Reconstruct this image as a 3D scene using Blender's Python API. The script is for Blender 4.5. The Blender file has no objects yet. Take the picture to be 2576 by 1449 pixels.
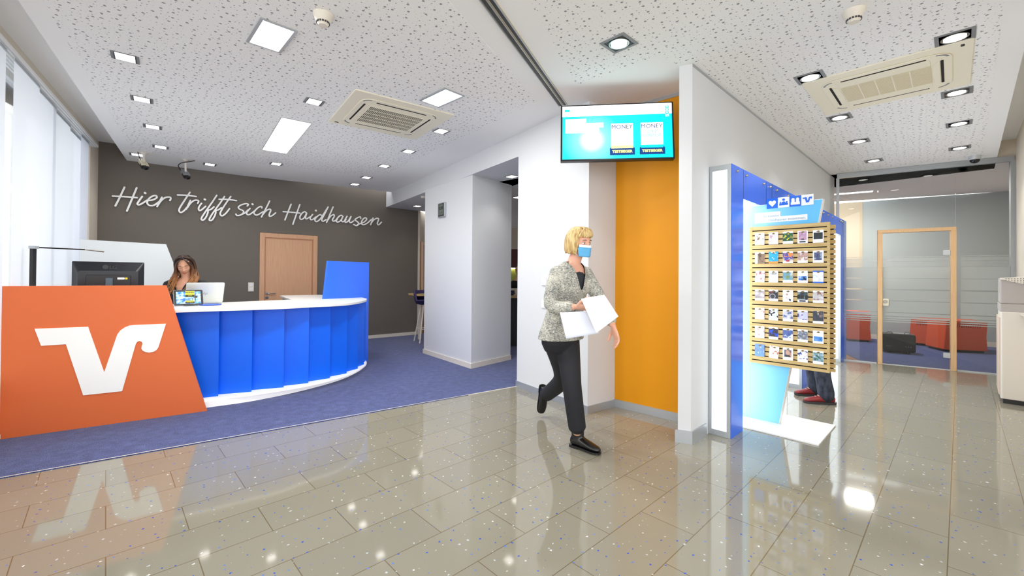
import bpy, bmesh, math, random
from mathutils import Vector, Matrix
R = math.radians
# ---------------------------------------------------------------- camera (level 15 mm wide angle, eye 1.30 m)
SC = bpy.context.scene
K = 1.0656                       # survey scale
CH = 1.30
HC = 2.793 * K                   # main ceiling
HR = 3.18                        # window recess ceiling
HS = 2.545 * K                   # soffit / back room ceiling
F, PT, RO, SH = 1073.4, .008307, .007495, -39.384
MR = Matrix(((math.cos(RO), 0, math.sin(RO)), (0, 1, 0), (-math.sin(RO), 0, math.cos(RO)))) @ \
     Matrix(((1, 0, 0), (0, math.cos(PT), math.sin(PT)), (0, -math.sin(PT), math.cos(PT))))
cd = bpy.data.cameras.new('camera'); cam = bpy.data.objects.new('camera', cd)
SC.collection.objects.link(cam)
rt, fw, up = MR[0], MR[1], MR[2]
cam.matrix_world = Matrix(((rt[0], up[0], -fw[0], 0), (rt[1], up[1], -fw[1], 0), (rt[2], up[2], -fw[2], CH), (0, 0, 0, 1)))
cd.sensor_width = 36; cd.lens = F * 36 / 2576; cd.shift_y = SH / 2576
cd.clip_start = .05; cd.clip_end = 200
SC.camera = cam
# ---------------------------------------------------------------- daylight and exposure
SC.view_settings.view_transform = 'Standard'; SC.view_settings.look = 'None'
SC.view_settings.gamma = 1; SC.view_settings.use_curve_mapping = False
SC.view_settings.exposure = 0.2
w = bpy.data.worlds.new('world'); SC.world = w; w.use_nodes = True
bg = w.node_tree.nodes['Background']; bg.inputs[0].default_value = (.99, .99, .99, 1); bg.inputs[1].default_value = 2.5
SC.cycles.max_bounces = 14; SC.cycles.diffuse_bounces = 8; SC.cycles.glossy_bounces = 6; SC.cycles.transparent_max_bounces = 16
LAMP = 1.0                       # scale of all built-in lamps

# ---------------------------------------------------------------- helpers
def ray(x, y):
    return MR.transposed() @ Vector(((x-1288)/F, 1, -(y-724.5-SH)/F))
def G(x, y, z=0):                # point seen at a pixel on the level z
    d = ray(x, y); t = (z-CH)/d.z; return Vector((0, 0, CH)) + d*t
def W(x, y, P, Q):               # point seen at a pixel on the upright plane through P, Q
    d = ray(x, y); n = Vector((-(Q[1]-P[1]), Q[0]-P[0], 0)); t = (n.x*P[0]+n.y*P[1])/(n @ d)
    return Vector((0, 0, CH)) + d*t
def Y(x, y, Yd):                 # point seen at a pixel at depth Yd
    d = ray(x, y); return Vector((0, 0, CH)) + d*(Yd/d.y)
def V2(a): return Vector((a[0], a[1]))
def unit(a, b): d = V2(b)-V2(a); return d.normalized()
def ang(d): return math.atan2(d[1], d[0])
def lin(c): return tuple((v/12.92 if v <= .04045 else ((v+.055)/1.055)**2.4) for v in [q/255 for q in c])

def mat(name, c, rough=.5, metal=0, emit=0, spec=.5, coat=0, ecol=None, trans=0, alpha=1, sheen=0):
    m = bpy.data.materials.new(name); m.use_nodes = True
    b = m.node_tree.nodes['Principled BSDF']; L = lin(c)
    b.inputs['Base Color'].default_value = (*L, 1); b.inputs['Roughness'].default_value = rough
    b.inputs['Metallic'].default_value = metal; b.inputs['Specular IOR Level'].default_value = spec
    b.inputs['Coat Weight'].default_value = coat; b.inputs['Coat Roughness'].default_value = .05
    b.inputs['Transmission Weight'].default_value = trans; b.inputs['Alpha'].default_value = alpha
    b.inputs['Sheen Weight'].default_value = sheen
    if emit:
        b.inputs['Emission Color'].default_value = (*(lin(ecol) if ecol else L), 1); b.inputs['Emission Strength'].default_value = emit
    return m
def N(m, t, **k):
    n = m.node_tree.nodes.new(t)
    for a, v in k.items(): setattr(n, a, v)
    return n
def LK(m, a, b): m.node_tree.links.new(a, b)
def bsdf(m): return m.node_tree.nodes['Principled BSDF']
def ramp(m, fac, stops, interp='LINEAR'):
    r = N(m, 'ShaderNodeValToRGB'); r.color_ramp.interpolation = interp
    e = r.color_ramp.elements
    while len(e) < len(stops): e.new(.5)
    for q, (p, c) in zip(e, stops): q.position = p; q.color = (*lin(c), 1) if max(c) > 1 else (*c, 1)
    LK(m, fac, r.inputs[0]); return r.outputs[0]
def coords(m, rot=0, scale=(1, 1, 1), kind='Object', loc=(0, 0, 0)):
    t = N(m, 'ShaderNodeTexCoord'); p = N(m, 'ShaderNodeMapping')
    p.inputs['Rotation'].default_value = (0, 0, rot); p.inputs['Scale'].default_value = scale; p.inputs['Location'].default_value = loc
    LK(m, t.outputs[kind], p.inputs[0]); return p.outputs[0]
def mixc(m, f, a, b):
    x = N(m, 'ShaderNodeMix', data_type='RGBA'); LK(m, f, x.inputs[0])
    for i, v in ((6, a), (7, b)):
        if isinstance(v, tuple): x.inputs[i].default_value = (*lin(v), 1)
        else: LK(m, v, x.inputs[i])
    return x.outputs[2]
def math_(m, op, a, b=0):
    x = N(m, 'ShaderNodeMath', operation=op)
    for i, v in ((0, a), (1, b)):
        if isinstance(v, (int, float)): x.inputs[i].default_value = v
        else: LK(m, v, x.inputs[i])
    return x.outputs[0]
def bump(m, h, s=.3, d=.01):
    b = N(m, 'ShaderNodeBump'); b.inputs[0].default_value = s; b.inputs[1].default_value = d
    LK(m, h, b.inputs['Height']); LK(m, b.outputs[0], bsdf(m).inputs['Normal'])

def clip(poly, P, n):
    out = []
    for i in range(len(poly)):
        a, b = poly[i], poly[(i+1) % len(poly)]; da, db = (a-P).dot(n), (b-P).dot(n)
        if da >= 0: out.append(a)
        if (da >= 0) != (db >= 0): out.append(a+(b-a)*(da/(da-db)))
    return out
class MB:
    def __init__(s): s.b = bmesh.new(); s.mi = 0
    def face(s, vs, mi=None):
        try:
            f = s.b.faces.new(vs); f.material_index = s.mi if mi is None else mi; return f
        except ValueError: return None
    def prism(s, pts, z0, z1, axis='z'):
        """polygon pts (2d) extruded z0..z1 ; axis 'z': xy plane ; 'y': pts are (x,z) extruded along y"""
        f = (lambda p, q: (p[0], p[1], q)) if axis == 'z' else (lambda p, q: (p[0], q, p[1])) if axis == 'y' else (lambda p, q: (q, p[0], p[1]))
        a = [s.b.verts.new(f(p, z0)) for p in pts]; c = [s.b.verts.new(f(p, z1)) for p in pts]
        s.face(a[::-1]); s.face(c)
        for i in range(len(pts)):
            j = (i+1) % len(pts); s.face((a[i], a[j], c[j], c[i]))
        return s
    def box(s, x0, x1, y0, y1, z0, z1): return s.prism([(x0, y0), (x1, y0), (x1, y1), (x0, y1)], z0, z1)
    def rbox(s, x0, x1, y0, y1, z0, z1, r=.01, n=4, axis='z'):
        """box with rounded corners in the plane normal to axis"""
        A = dict(z=(x0, x1, y0, y1, z0, z1), y=(x0, x1, z0, z1, y0, y1), x=(y0, y1, z0, z1, x0, x1))[axis]
        return s.prism(rrect(A[0], A[1], A[2], A[3], r, n), A[4], A[5], axis)
    def tube(s, pts, rad, n=10, cap=True, flat=1):
        pts = [Vector(p) for p in pts]; rings = []
        rad = rad if isinstance(rad, (list, tuple)) else [rad]*len(pts)
        prev = None
        for i, p in enumerate(pts):
            t = (pts[min(i+1, len(pts)-1)]-pts[max(i-1, 0)]).normalized()
            if prev is None: a = t.orthogonal().normalized()
            else:
                a = prev - t*(prev @ t); a = a.normalized() if a.length > 1e-6 else t.orthogonal().normalized()
            prev = a; b = t.cross(a)
            rings.append([s.b.verts.new(p+(a*math.cos(q)+b*math.sin(q)*flat)*rad[i]) for q in [2*math.pi*k/n for k in range(n)]])
        for i in range(len(rings)-1):
            for k in range(n): s.face((rings[i][k], rings[i][(k+1) % n], rings[i+1][(k+1) % n], rings[i+1][k]))
        if cap: s.face(rings[0][::-1]); s.face(rings[-1])
        return s
    def loft(s, rings, cap=True):
        """rings: (centre, ax vector, ay vector) ellipses"""
        n = 20; V = []
        for c, a, b in rings:
            c, a, b = Vector(c), Vector(a), Vector(b)
            V.append([s.b.verts.new(c+a*math.cos(2*math.pi*k/n)+b*math.sin(2*math.pi*k/n)) for k in range(n)])
        for i in range(len(V)-1):
            for k in range(n): s.face((V[i][k], V[i][(k+1) % n], V[i+1][(k+1) % n], V[i+1][k]))
        if cap: s.face(V[0][::-1]); s.face(V[-1])
        return s
    def lathe(s, prof, c=(0, 0, 0), n=28, axis='z'):
        V = []
        for r, z in prof:
            ring = []
            for k in range(n):
                q = 2*math.pi*k/n
                p = (r*math.cos(q), r*math.sin(q), z)
                if axis == 'y': p = (p[0], p[2], p[1])
                if axis == 'x': p = (p[2], p[0], p[1])
                ring.append(s.b.verts.new((c[0]+p[0], c[1]+p[1], c[2]+p[2])))
            V.append(ring)
        for i in range(len(V)-1):
            for k in range(n): s.face((V[i][k], V[i][(k+1) % n], V[i+1][(k+1) % n], V[i+1][k]))
        s.face(V[0][::-1]); s.face(V[-1]); return s
    def ball(s, c, r, n=16, sc=(1, 1, 1)):
        m = Matrix.Translation(c) @ Matrix.Diagonal((*[r*q for q in sc], 1))
        bmesh.ops.create_uvsphere(s.b, u_segments=n*2, v_segments=n, radius=1, matrix=m); return s
    def ribbon(s, pts, w, y0, y1):
        """thick pen stroke in the xz plane between depths y0,y1 (round ends)"""
        P = [Vector(p) for p in pts]; L = []; Rr = []; s.rn = getattr(s, 'rn', 0)+1; y0 -= s.rn*.0009
        for i, p in enumerate(P):
            t = (P[min(i+1, len(P)-1)]-P[max(i-1, 0)]).normalized(); n = Vector((-t.y, t.x))
            L.append(p+n*w/2); Rr.append(p-n*w/2)
        for i in range(len(P)-1):
            s.prism([L[i], Rr[i], Rr[i+1], L[i+1]], y0, y1, 'y')
        for k_, c in enumerate(P):
            y0 -= .00006; s.prism([(c.x+w/2*math.cos(q), c.y+w/2*math.sin(q)) for q in [k*math.pi/5 for k in range(10)]], y0, y1, 'y')
        return s
    def build(s, name, m, parent=None, loc=(0, 0, 0), rz=0, smooth=False, bevel=0, mesh_only=False):
        bmesh.ops.recalc_face_normals(s.b, faces=s.b.faces)
        me = bpy.data.meshes.new(name); s.b.to_mesh(me); s.b.free()
        for q in (m if isinstance(m, (list, tuple)) else [m]): me.materials.append(q)
        if smooth:
            me.polygons.foreach_set('use_smooth', [True]*len(me.polygons))
            if smooth != 'all': me.set_sharp_from_angle(angle=R(40))
        o = bpy.data.objects.new(name, me); SC.collection.objects.link(o)
        o.location = loc; o.rotation_euler = (0, 0, rz)
        if parent: o.parent = parent
        if bevel:
            b = o.modifiers.new('bevel', 'BEVEL'); b.width = bevel; b.segments = 2; b.limit_method = 'ANGLE'; b.angle_limit = R(40)
        return o
def rrect(x0, x1, y0, y1, r, n=4):
    out = []
    for cx, cy, a in ((x1-r, y1-r, 0), (x0+r, y1-r, 90), (x0+r, y0+r, 180), (x1-r, y0+r, 270)):
        for k in range(n+1):
            q = R(a+90*k/n); out.append((cx+r*math.cos(q), cy+r*math.sin(q)))
    return out
def smooth_path(pts, n=6):
    P = [Vector(p) for p in pts]
    if len(P) < 3: return P
    out = []
    for i in range(len(P)-1):
        p0, p1, p2, p3 = P[max(i-1, 0)], P[i], P[i+1], P[min(i+2, len(P)-1)]
        for k in range(n):
            t = k/n
            out.append(.5*((2*p1)+(p2-p0)*t+(2*p0-5*p1+4*p2-p3)*t*t+(3*p1-p0-3*p2+p3)*t**3))
    out.append(P[-1]); return out
def tag(o, label=None, cat=None, group=None, kind=None):
    if label: o['label'] = label
    if cat: o['category'] = cat
    if group: o['group'] = group
    if kind: o['kind'] = kind
    return o
def thing(name, label, cat, loc=(0, 0, 0), rz=0, group=None):
    o = bpy.data.objects.new(name, None); SC.collection.objects.link(o)
    o.location = loc; o.rotation_euler = (0, 0, rz); o.empty_display_size = .1
    return tag(o, label, cat, group)
def struct(o): o['kind'] = 'structure'; return o
def copy_tree(o, parent=None):
    c = o.copy(); SC.collection.objects.link(c); c.parent = parent
    for ch in [q for q in bpy.data.objects if q.parent is o]: copy_tree(ch, c)
    return c
def text(name, s, size, m, parent, loc, rot=(R(90), 0, 0), align='LEFT', ext=.0008, bold=0, sx=1, shear=0):
    cu = bpy.data.curves.new('t', 'FONT'); cu.body = s; cu.size = size; cu.extrude = ext; cu.align_x = align; cu.offset = bold; cu.shear = shear; cu.resolution_u = 3
    t = bpy.data.objects.new('t', cu); SC.collection.objects.link(t)
    dg = bpy.context.evaluated_depsgraph_get(); me = bpy.data.meshes.new_from_object(t.evaluated_get(dg))
    bpy.data.objects.remove(t); bpy.data.curves.remove(cu)
    me.materials.clear(); me.materials.append(m)
    o = bpy.data.objects.new(name, me); SC.collection.objects.link(o)
    o.location = loc; o.rotation_euler = rot; o.scale = (sx, 1, 1); o.parent = parent
    return o
def remeshed(mb, voxel, it=4, fac=.5):
    """one continuous mesh out of overlapping closed lofts"""
    bmesh.ops.recalc_face_normals(mb.b, faces=mb.b.faces)
    me = bpy.data.meshes.new('tmp'); mb.b.to_mesh(me); mb.b.free()
    o = bpy.data.objects.new('tmp', me); SC.collection.objects.link(o)
    m = o.modifiers.new('r', 'REMESH'); m.mode = 'VOXEL'; m.voxel_size = voxel
    s = o.modifiers.new('s', 'SMOOTH'); s.iterations = it; s.factor = fac
    dg = bpy.context.evaluated_depsgraph_get(); out = bpy.data.meshes.new_from_object(o.evaluated_get(dg))
    bpy.data.objects.remove(o)
    r = MB(); r.b.from_mesh(out); bpy.data.meshes.remove(out); return r

# ---------------------------------------------------------------- materials
white = mat('white_paint', (236, 237, 238), .6, spec=.3)
ceil_w = mat('ceiling_white', (242, 242, 242), .8, spec=.1)
def wallmat(n, c, r=.7):
    m = mat(n, c, r, spec=.3); t = N(m, 'ShaderNodeTexNoise'); t.inputs['Scale'].default_value = 180; LK(m, coords(m), t.inputs['Vector'])
    bump(m, t.outputs[0], .08, .002); return m
wall_w = wallmat('wall_paint_white', (216, 218, 221)); dark = wallmat('dark_taupe_paint', (112, 105, 97), .6)
orange_w = wallmat('orange_wall_paint', (226, 150, 12), .5)
grey_wall = wallmat('cool_grey_paint', (176, 184, 186)); cream_w = wallmat('cream_paint', (222, 212, 196))
cream_trim = mat('cream_trim', (226, 218, 206), .4); alu = mat('satin_aluminium', (185, 190, 195), .35, .6)
alu_l = mat('pale_aluminium', (205, 210, 214), .4, .3)
black = mat('black_plastic', (22, 22, 24), .35); dgrey = mat('dark_grey', (58, 58, 62), .5); mgrey = mat('mid_grey', (128, 130, 134), .45)
chrome = mat('brushed_steel', (180, 178, 174), .25, 1); void = mat('dark_gap', (28, 24, 22), .9)
laminate = mat('white_laminate', (238, 238, 236), .3); blue = mat('cobalt_blue_laminate', (0, 104, 246), .38, spec=.4)
blue_p = mat('royal_blue_panel', (56, 116, 252), .22, spec=.5)
orange = mat('orange_laminate', (224, 110, 58), .42, spec=.4)
led = mat('lit_panel', (255, 255, 252), .5, emit=3.2*LAMP); led2 = mat('lit_lamp', (255, 253, 246), .5, emit=8*LAMP)
lightbox = mat('backlit_acrylic', (240, 248, 252), .15, emit=.85*LAMP, ecol=(235, 247, 255))
beech = mat('beech_veneer', (212, 160, 116), .45)
def wood(m, c1, c2, sc=(3, 3, 40), rot=0):
    t = N(m, 'ShaderNodeTexNoise'); t.inputs['Scale'].default_value = 3; t.inputs['Detail'].default_value = 6
    LK(m, coords(m, rot, sc), t.inputs['Vector']); LK(m, ramp(m, t.outputs[0], [(.35, c1), (.65, c2)]), bsdf(m).inputs['Base Color']); return m
wood(beech, (208, 158, 120), (216, 168, 130), (30, 30, 1.2)); maple = wood(mat('pale_maple', (222, 196, 138), .45), (192, 162, 102), (210, 182, 124), (2, 2, 30))
beech2 = wood(mat('light_beech_frame', (224, 186, 138), .45), (218, 176, 128), (230, 192, 146), (40, 40, 1.5))
cream_pl = mat('cream_plastic', (240, 234, 214), .5, spec=.3); cream_d = mat('beige_filter', (206, 194, 160), .7)
paper = mat('paper', (250, 250, 250), .7)
# perforated plasterboard
def perf():
    m = mat('perforated_plasterboard', (232, 232, 232), .85, spec=.1); c = coords(m, .76)
    masks = []
    for sc, rad, off in ((13.5, .112, 0), (20, .08, 3.3), (28, .052, 7.7)):
        v = N(m, 'ShaderNodeTexVoronoi'); v.voronoi_dimensions = '2D'; v.inputs['Scale'].default_value = sc; v.inputs['Randomness'].default_value = .62
        a = N(m, 'ShaderNodeVectorMath', operation='ADD'); a.inputs[1].default_value = (off, off*.7, 0); LK(m, c, a.inputs[0]); LK(m, a.outputs[0], v.inputs['Vector'])
        sp = N(m, 'ShaderNodeSeparateColor'); LK(m, v.outputs['Color'], sp.inputs[0])
        masks.append(math_(m, 'MULTIPLY', math_(m, 'LESS_THAN', v.outputs['Distance'], rad), math_(m, 'GREATER_THAN', sp.outputs[0], .22)))
    k = math_(m, 'MAXIMUM', math_(m, 'MAXIMUM', masks[0], masks[1]), masks[2])
    LK(m, mixc(m, k, (242, 242, 242), (150, 152, 157)), bsdf(m).inputs['Base Color']); return m
perf_m = perf()
def tiles():
    m = mat('polished_terrazzo_tile', (146, 142, 126), .06, spec=.5); rot = -ang((math.sin(.81), math.cos(.81)))
    c = coords(m, rot, loc=(-.014, .254, 0))
    br = N(m, 'ShaderNodeTexBrick'); br.offset = .5; LK(m, c, br.inputs['Vector'])
    br.inputs['Scale'].default_value = 1; br.inputs['Brick Width'].default_value = TW; br.inputs['Row Height'].default_value = TH
    br.inputs['Mortar Size'].default_value = .0022; br.inputs['Mortar Smooth'].default_value = 0
    br.inputs['Color1'].default_value = (*lin((150, 145, 129)), 1); br.inputs['Color2'].default_value = (*lin((143, 139, 124)), 1)
    br.inputs['Mortar'].default_value = (*lin((112, 98, 72)), 1)
    nz = N(m, 'ShaderNodeTexNoise'); nz.inputs['Scale'].default_value = 300; LK(m, c, nz.inputs['Vector'])
    base = mixc(m, math_(m, 'MULTIPLY', nz.outputs[0], .22), br.outputs['Color'], (120, 116, 106))
    # angular glass chips
    wv = N(m, 'ShaderNodeTexNoise'); wv.inputs['Scale'].default_value = 90; LK(m, c, wv.inputs['Vector'])
    wa = N(m, 'ShaderNodeVectorMath', operation='MULTIPLY_ADD'); wa.inputs[1].default_value = (.014,)*3; LK(m, wv.outputs['Color'], wa.inputs[0]); LK(m, c, wa.inputs[2])
    v = N(m, 'ShaderNodeTexVoronoi'); v.voronoi_dimensions = '2D'; v.distance = 'MINKOWSKI'; v.inputs['Exponent'].default_value = .9
    v.inputs['Scale'].default_value = 20; LK(m, wa.outputs[0], v.inputs['Vector'])
    sep = N(m, 'ShaderNodeSeparateColor'); LK(m, v.outputs['Color'], sep.inputs[0])
    chip = math_(m, 'MULTIPLY', math_(m, 'LESS_THAN', v.outputs['Distance'], math_(m, 'MULTIPLY', sep.outputs[0], .15)), math_(m, 'GREATER_THAN', sep.outputs[1], .3))
    cc = ramp(m, sep.outputs[2], [(0, (40, 82, 190)), (.35, (92, 124, 205)), (.58, (190, 196, 196)), (.85, (222, 226, 224))], 'CONSTANT')
    LK(m, mixc(m, chip, base, cc), bsdf(m).inputs['Base Color']); return m
TW, TH = .614, .2949
tile_m = tiles()
def carpet():
    m = mat('blue_carpet', (56, 64, 128), .95, spec=.05, sheen=.3); c = coords(m)
    n = N(m, 'ShaderNodeTexNoise'); n.inputs['Scale'].default_value = 190; n.inputs['Detail'].default_value = 2; LK(m, c, n.inputs['Vector'])
    n2 = N(m, 'ShaderNodeTexNoise'); n2.inputs['Scale'].default_value = 14; LK(m, c, n2.inputs['Vector'])
    s = math_(m, 'ADD', math_(m, 'MULTIPLY', n.outputs[0], .8), math_(m, 'MULTIPLY', n2.outputs[0], .2))
    LK(m, ramp(m, s, [(.36, (22, 30, 74)), (.5, (48, 62, 122)), (.63, (98, 114, 172))]), bsdf(m).inputs['Base Color']); bump(m, n.outputs[0], .6, .01); return m
carpet_m = carpet()
def glassmat(name, tint=(.96, .98, .98), refl=1.0):
    m = bpy.data.materials.new(name); m.use_nodes = True; nt = m.node_tree; nt.nodes.clear()
    o = nt.nodes.new('ShaderNodeOutputMaterial'); t = nt.nodes.new('ShaderNodeBsdfTransparent'); g = nt.nodes.new('ShaderNodeBsdfGlossy'); x = nt.nodes.new('ShaderNodeMixShader'); f = nt.nodes.new('ShaderNodeFresnel')
    t.inputs[0].default_value = (*tint, 1); g.inputs['Roughness'].default_value = .0; f.inputs[0].default_value = 1.5
    q = nt.nodes.new('ShaderNodeMath'); q.operation = 'MULTIPLY'; q.inputs[1].default_value = refl
    nt.links.new(f.outputs[0], q.inputs[0]); nt.links.new(q.outputs[0], x.inputs[0]); nt.links.new(t.outputs[0], x.inputs[1]); nt.links.new(g.outputs[0], x.inputs[2]); nt.links.new(x.outputs[0], o.inputs[0]); return m
glass = glassmat('clear_glass', refl=.75)
acryl = glassmat('clear_acrylic', (.93, .97, .97))
def film(name, c, tr):
    m = bpy.data.materials.new(name); m.use_nodes = True; nt = m.node_tree; nt.nodes.clear()
    o = nt.nodes.new('ShaderNodeOutputMaterial'); t = nt.nodes.new('ShaderNodeBsdfTransparent'); d = nt.nodes.new('ShaderNodeBsdfDiffuse'); l = nt.nodes.new('ShaderNodeBsdfTranslucent'); a = nt.nodes.new('ShaderNodeMixShader'); x = nt.nodes.new('ShaderNodeMixShader')
    d.inputs[0].default_value = l.inputs[0].default_value = (*lin(c), 1); a.inputs[0].default_value = .5; x.inputs[0].default_value = tr
    nt.links.new(d.outputs[0], a.inputs[1]); nt.links.new(l.outputs[0], a.inputs[2]); nt.links.new(a.outputs[0], x.inputs[1]); nt.links.new(t.outputs[0], x.inputs[2]); nt.links.new(x.outputs[0], o.inputs[0]); return m
frost = film('frosted_film', (214, 218, 216), .3); frost_l = film('light_frosted_film', (214, 218, 216), .75)
fabric_w = film('white_blind_fabric', (240, 243, 250), .06)

# ================================================================ THE SETTING
A = Vector((math.sin(.81), math.cos(.81))); B = Vector((A.y, -A.x))        # tile direction and across
D = Vector((math.sin(.8872), math.cos(.8872))); C = Vector((math.sin(-.6195), math.cos(-.6195)))
def g2(x, y, z=0): return V2(G(x, y, z))
dk = g2(968, 849)
def poly(name, pts, z0, z1, m): return struct(MB().prism(pts, z0, z1).build(name, m))
def slab(name, P, Q, th, z0, z1, m, top=True):
    """upright wall from P to Q, thickness th to the left of P->Q"""
    P, Q = V2(P), V2(Q); d = (Q-P).normalized(); n = Vector((-d.y, d.x))*th
    return poly(name, [P, Q, Q+n, P+n], z0, z1, m)
# floors
poly('floor', [(-9, -3), (12, -3), (12, 14), (-9, 14)], -.1, 0, tile_m)
c0, c1 = g2(0, 1205), g2(860, 1052.4)
c2 = g2(1300, 972)
e = (c0-c1).normalized()
carpet_o = poly('floor_carpet', [c1+e*6, c1, c2, c2+C*.0+D*.9, c2+D*.9+Vector((3.2, 4.5)), (0, 13.5), (-8.9, 13.5), (-8.9, 0)], 0, .005, carpet_m)
tr = MB().prism([c1+e*6, c2, c2+Vector((.006, -.006)), c1+e*6+Vector((0, -.012))], 0, .006).build('trim_1', cream_trim); struct(tr)
# dark wall behind the desk
ux = lambda q: Vector((q[0]*K, q[1]*K))
W0 = V2(W(248, 360, dk, dk+D)); W1 = V2(W(1052, 531, dk, dk+D))
slab('wall_back', W0-D*.02, W1, .15, 0, HR+.05, dark)
struct(MB().prism([W1-D*1.42, W1, W1+B*.012, W1-D*1.42+B*.012], .005, .07).build('baseboard_back', cream_trim))
struct(MB().prism([W1-D*1.6-D*3.6, W1-D*1.42, W1-D*1.42+B*.012, W1-D*5.2+B*.012], .005, .07).build('baseboard_back', cream_trim))
# ceiling slab (with the higher window recesses on both sides)
la, lb = ux((-5.416, 5.98)), ux((-2.867, 2.453)); ldir = (lb-la).normalized()
ra, rb = ux((3.518, 2.93)), ux((6.415, 5.65)); rdir = (rb-ra).normalized()
gl, gr = g2(2112, 905), g2(2505, 942); gd = (gr-gl).normalized()
ceil_pts = [la-ldir*.2, la+ldir*10.5, ra-rdir*9, rb+rdir*1.2, (7.2, 9.5), (-1.5, 9.6), W1+D*.1+Vector((.0, .2))]
ceil_pts = [la-ldir*.15, la+ldir*8.2, ra-rdir*7, rb+rdir*.6, (5.6, 8.2), (-1.2, 9.4)]
poly('ceiling', ceil_pts, HC, HC+.2, ceil_w)
poly('ceiling_recess_right', [(2, -3), (10, -3), (10, 10), (5.5, 8), (3, 2)], HR+.02, HR+.1, ceil_w)
def perfpoly(px):
    return [V2(G(x, y, HC)) for x, y in px]
pl = perfpoly([(131, 60), (200, 185), (300, 345), (332, 377)]); p_r = perfpoly([(1161, 38), (1350, 256)]); pb = perfpoly([(985, 428)])
dl = (pl[0]-pl[2]).normalized(); dr = (p_r[0]-p_r[1]).normalized()
poly('ceiling_perforated_left', [pl[2]+dl*5.6, pl[3], V2(G(870, 436, HC)), V2(G(975, 436, HC)), p_r[1], p_r[1]+dr*4.5], HC-.002, HC, perf_m)
q0, q1, q2, q3, q4 = perfpoly([(1337, 9), (1450, 218), (1655, 139), (1712, 168), (2085, 447)])
q5, q6 = perfpoly([(2472, 392), (2527, 2)]); d7 = (q0-q1).normalized(); d8 = (q6-q5).normalized()
ewl, ewr = g2(1705, 1112), g2(1738, 1117)
poly('ceiling_perforated_right', [q0+d7*3.2, q1, q2, ewl-A*.03-B*.02, ewr-A*.03+B*.008, gl-A*.12+B*.02, q5, q6+d8*4.2], HC-.002, HC, perf_m)
# partition rail let into the ceiling
s0, s1 = g2(1227, 0, HC), g2(1415, 262, HC); sd = (s1-s0).normalized(); sn = Vector((sd.y, -sd.x))
rail = thing('partition_rail', 'dark double ceiling rail running diagonally up to the television', 'ceiling rail', (*(s0-sd*3), HC), ang(sd))
Lr = (s1-s0).length+3.02
MB().box(0, Lr, -.045, .045, -.004, 0).build('rail_bed', cream_d, rail)
for y in (-.022, .022): MB().box(0, Lr, y-.011, y+.011, -.007, -.004).build('rail_slot', dgrey, rail)
for y in (-.04, 0, .04): MB().box(0, Lr, y-.003, y+.003, -.012, -.004).build('rail_edge', alu, rail)
# left window wall
cP, cQ = ux((-3.834, 3.248)), ux((-5.342, 5.382)); cdv = (cQ-cP).normalized(); cn = Vector((-cdv.y, cdv.x))   # cn -> outside (left)
if cn.x > 0: cn = -cn
poly('ceiling_recess_left', [cQ+cdv*.6+cn*.3, cQ-cdv*7+cn*.3, (-2, -3), (-2, 3), (-4.5, 9)], HR+.02, HR+.1, ceil_w)
struct(MB().prism([cQ, W0-D*.0+cdv*.03, W0+cdv*.03+cn*.3, cQ+cn*.3], 0, HR+.02).build('wall_left', cream_w))
struct(MB().prism([cQ-cdv*.02, cQ-cdv*6.4, cQ-cdv*6.4+cn*.3, cQ-cdv*.02+cn*.3], 0, .45).build('wall_left', cream_w))
wo = struct(MB().prism([cQ, cQ-cdv*6.4, cQ-cdv*6.4+cn*.03, cQ+cn*.03][::-1], 3.02, HR+.02).build('wall_left', cream_w))
wf = MB()
for t in (0, 1.6, 3.2, 4.8, 6.3):
    p = cQ-cdv*t+cn*.2; wf.prism([p, p-cdv*.07, p-cdv*.07+cn*.06, p+cn*.06], .45, HR)
for z in (.45, 3.1): wf.prism([cQ+cn*.2, cQ-cdv*6.4+cn*.2, cQ-cdv*6.4+cn*.26, cQ+cn*.26], z, z+.07)
win = struct(wf.build('window_1', alu_l)); MB().prism([cQ+cn*.225, cQ-cdv*6.4+cn*.225, cQ-cdv*6.4+cn*.231, cQ+cn*.231], .5, 3.12).build('pane', glass, win)
# blind track and hanging fabric panels
tk = thing('blind_track', 'long white four channel blind track under the window recess', 'blind track', (*(cQ+cn*.05), 3.0), ang(-cdv))
trk = MB()
ysg = -1 if (Matrix.Rotation(ang(-cdv), 2) @ Vector((0, 1))).dot(cn) > 0 else 1
MB().box(0, 6.3, min(0, ysg*.13), max(0, ysg*.13), .0, .03).build('track', laminate, tk)
for k in range(5):
    y = ysg*(.012+.026*k); MB().box(0, 6.3, y-.003, y+.003, -.006, 0).build('channel_rib', alu_l, tk)
edges = [(172, 228, 3, 'short last blind panel next to the white window jamb'), (123, 176, 2, 'narrow blind panel with a bright overlap, third from the dark wall'),
         (93, 140, 1, 'blind panel just above the orange desk, glowing where it overlaps the next'), (203, 223, 1, 'narrow strip of blind closest to the dark wall behind the others'),
         (31, 97, 0, 'wide foremost blind panel left of the desk lamp'), (-7, 11, 0, 'blind panel cut by the left edge of the picture')]
def on_curt(px, dep):
    o = cP+cn*.04-cn*(.012+.026*dep)
    return V2(W(px, 400, o, o+cdv))
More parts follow.
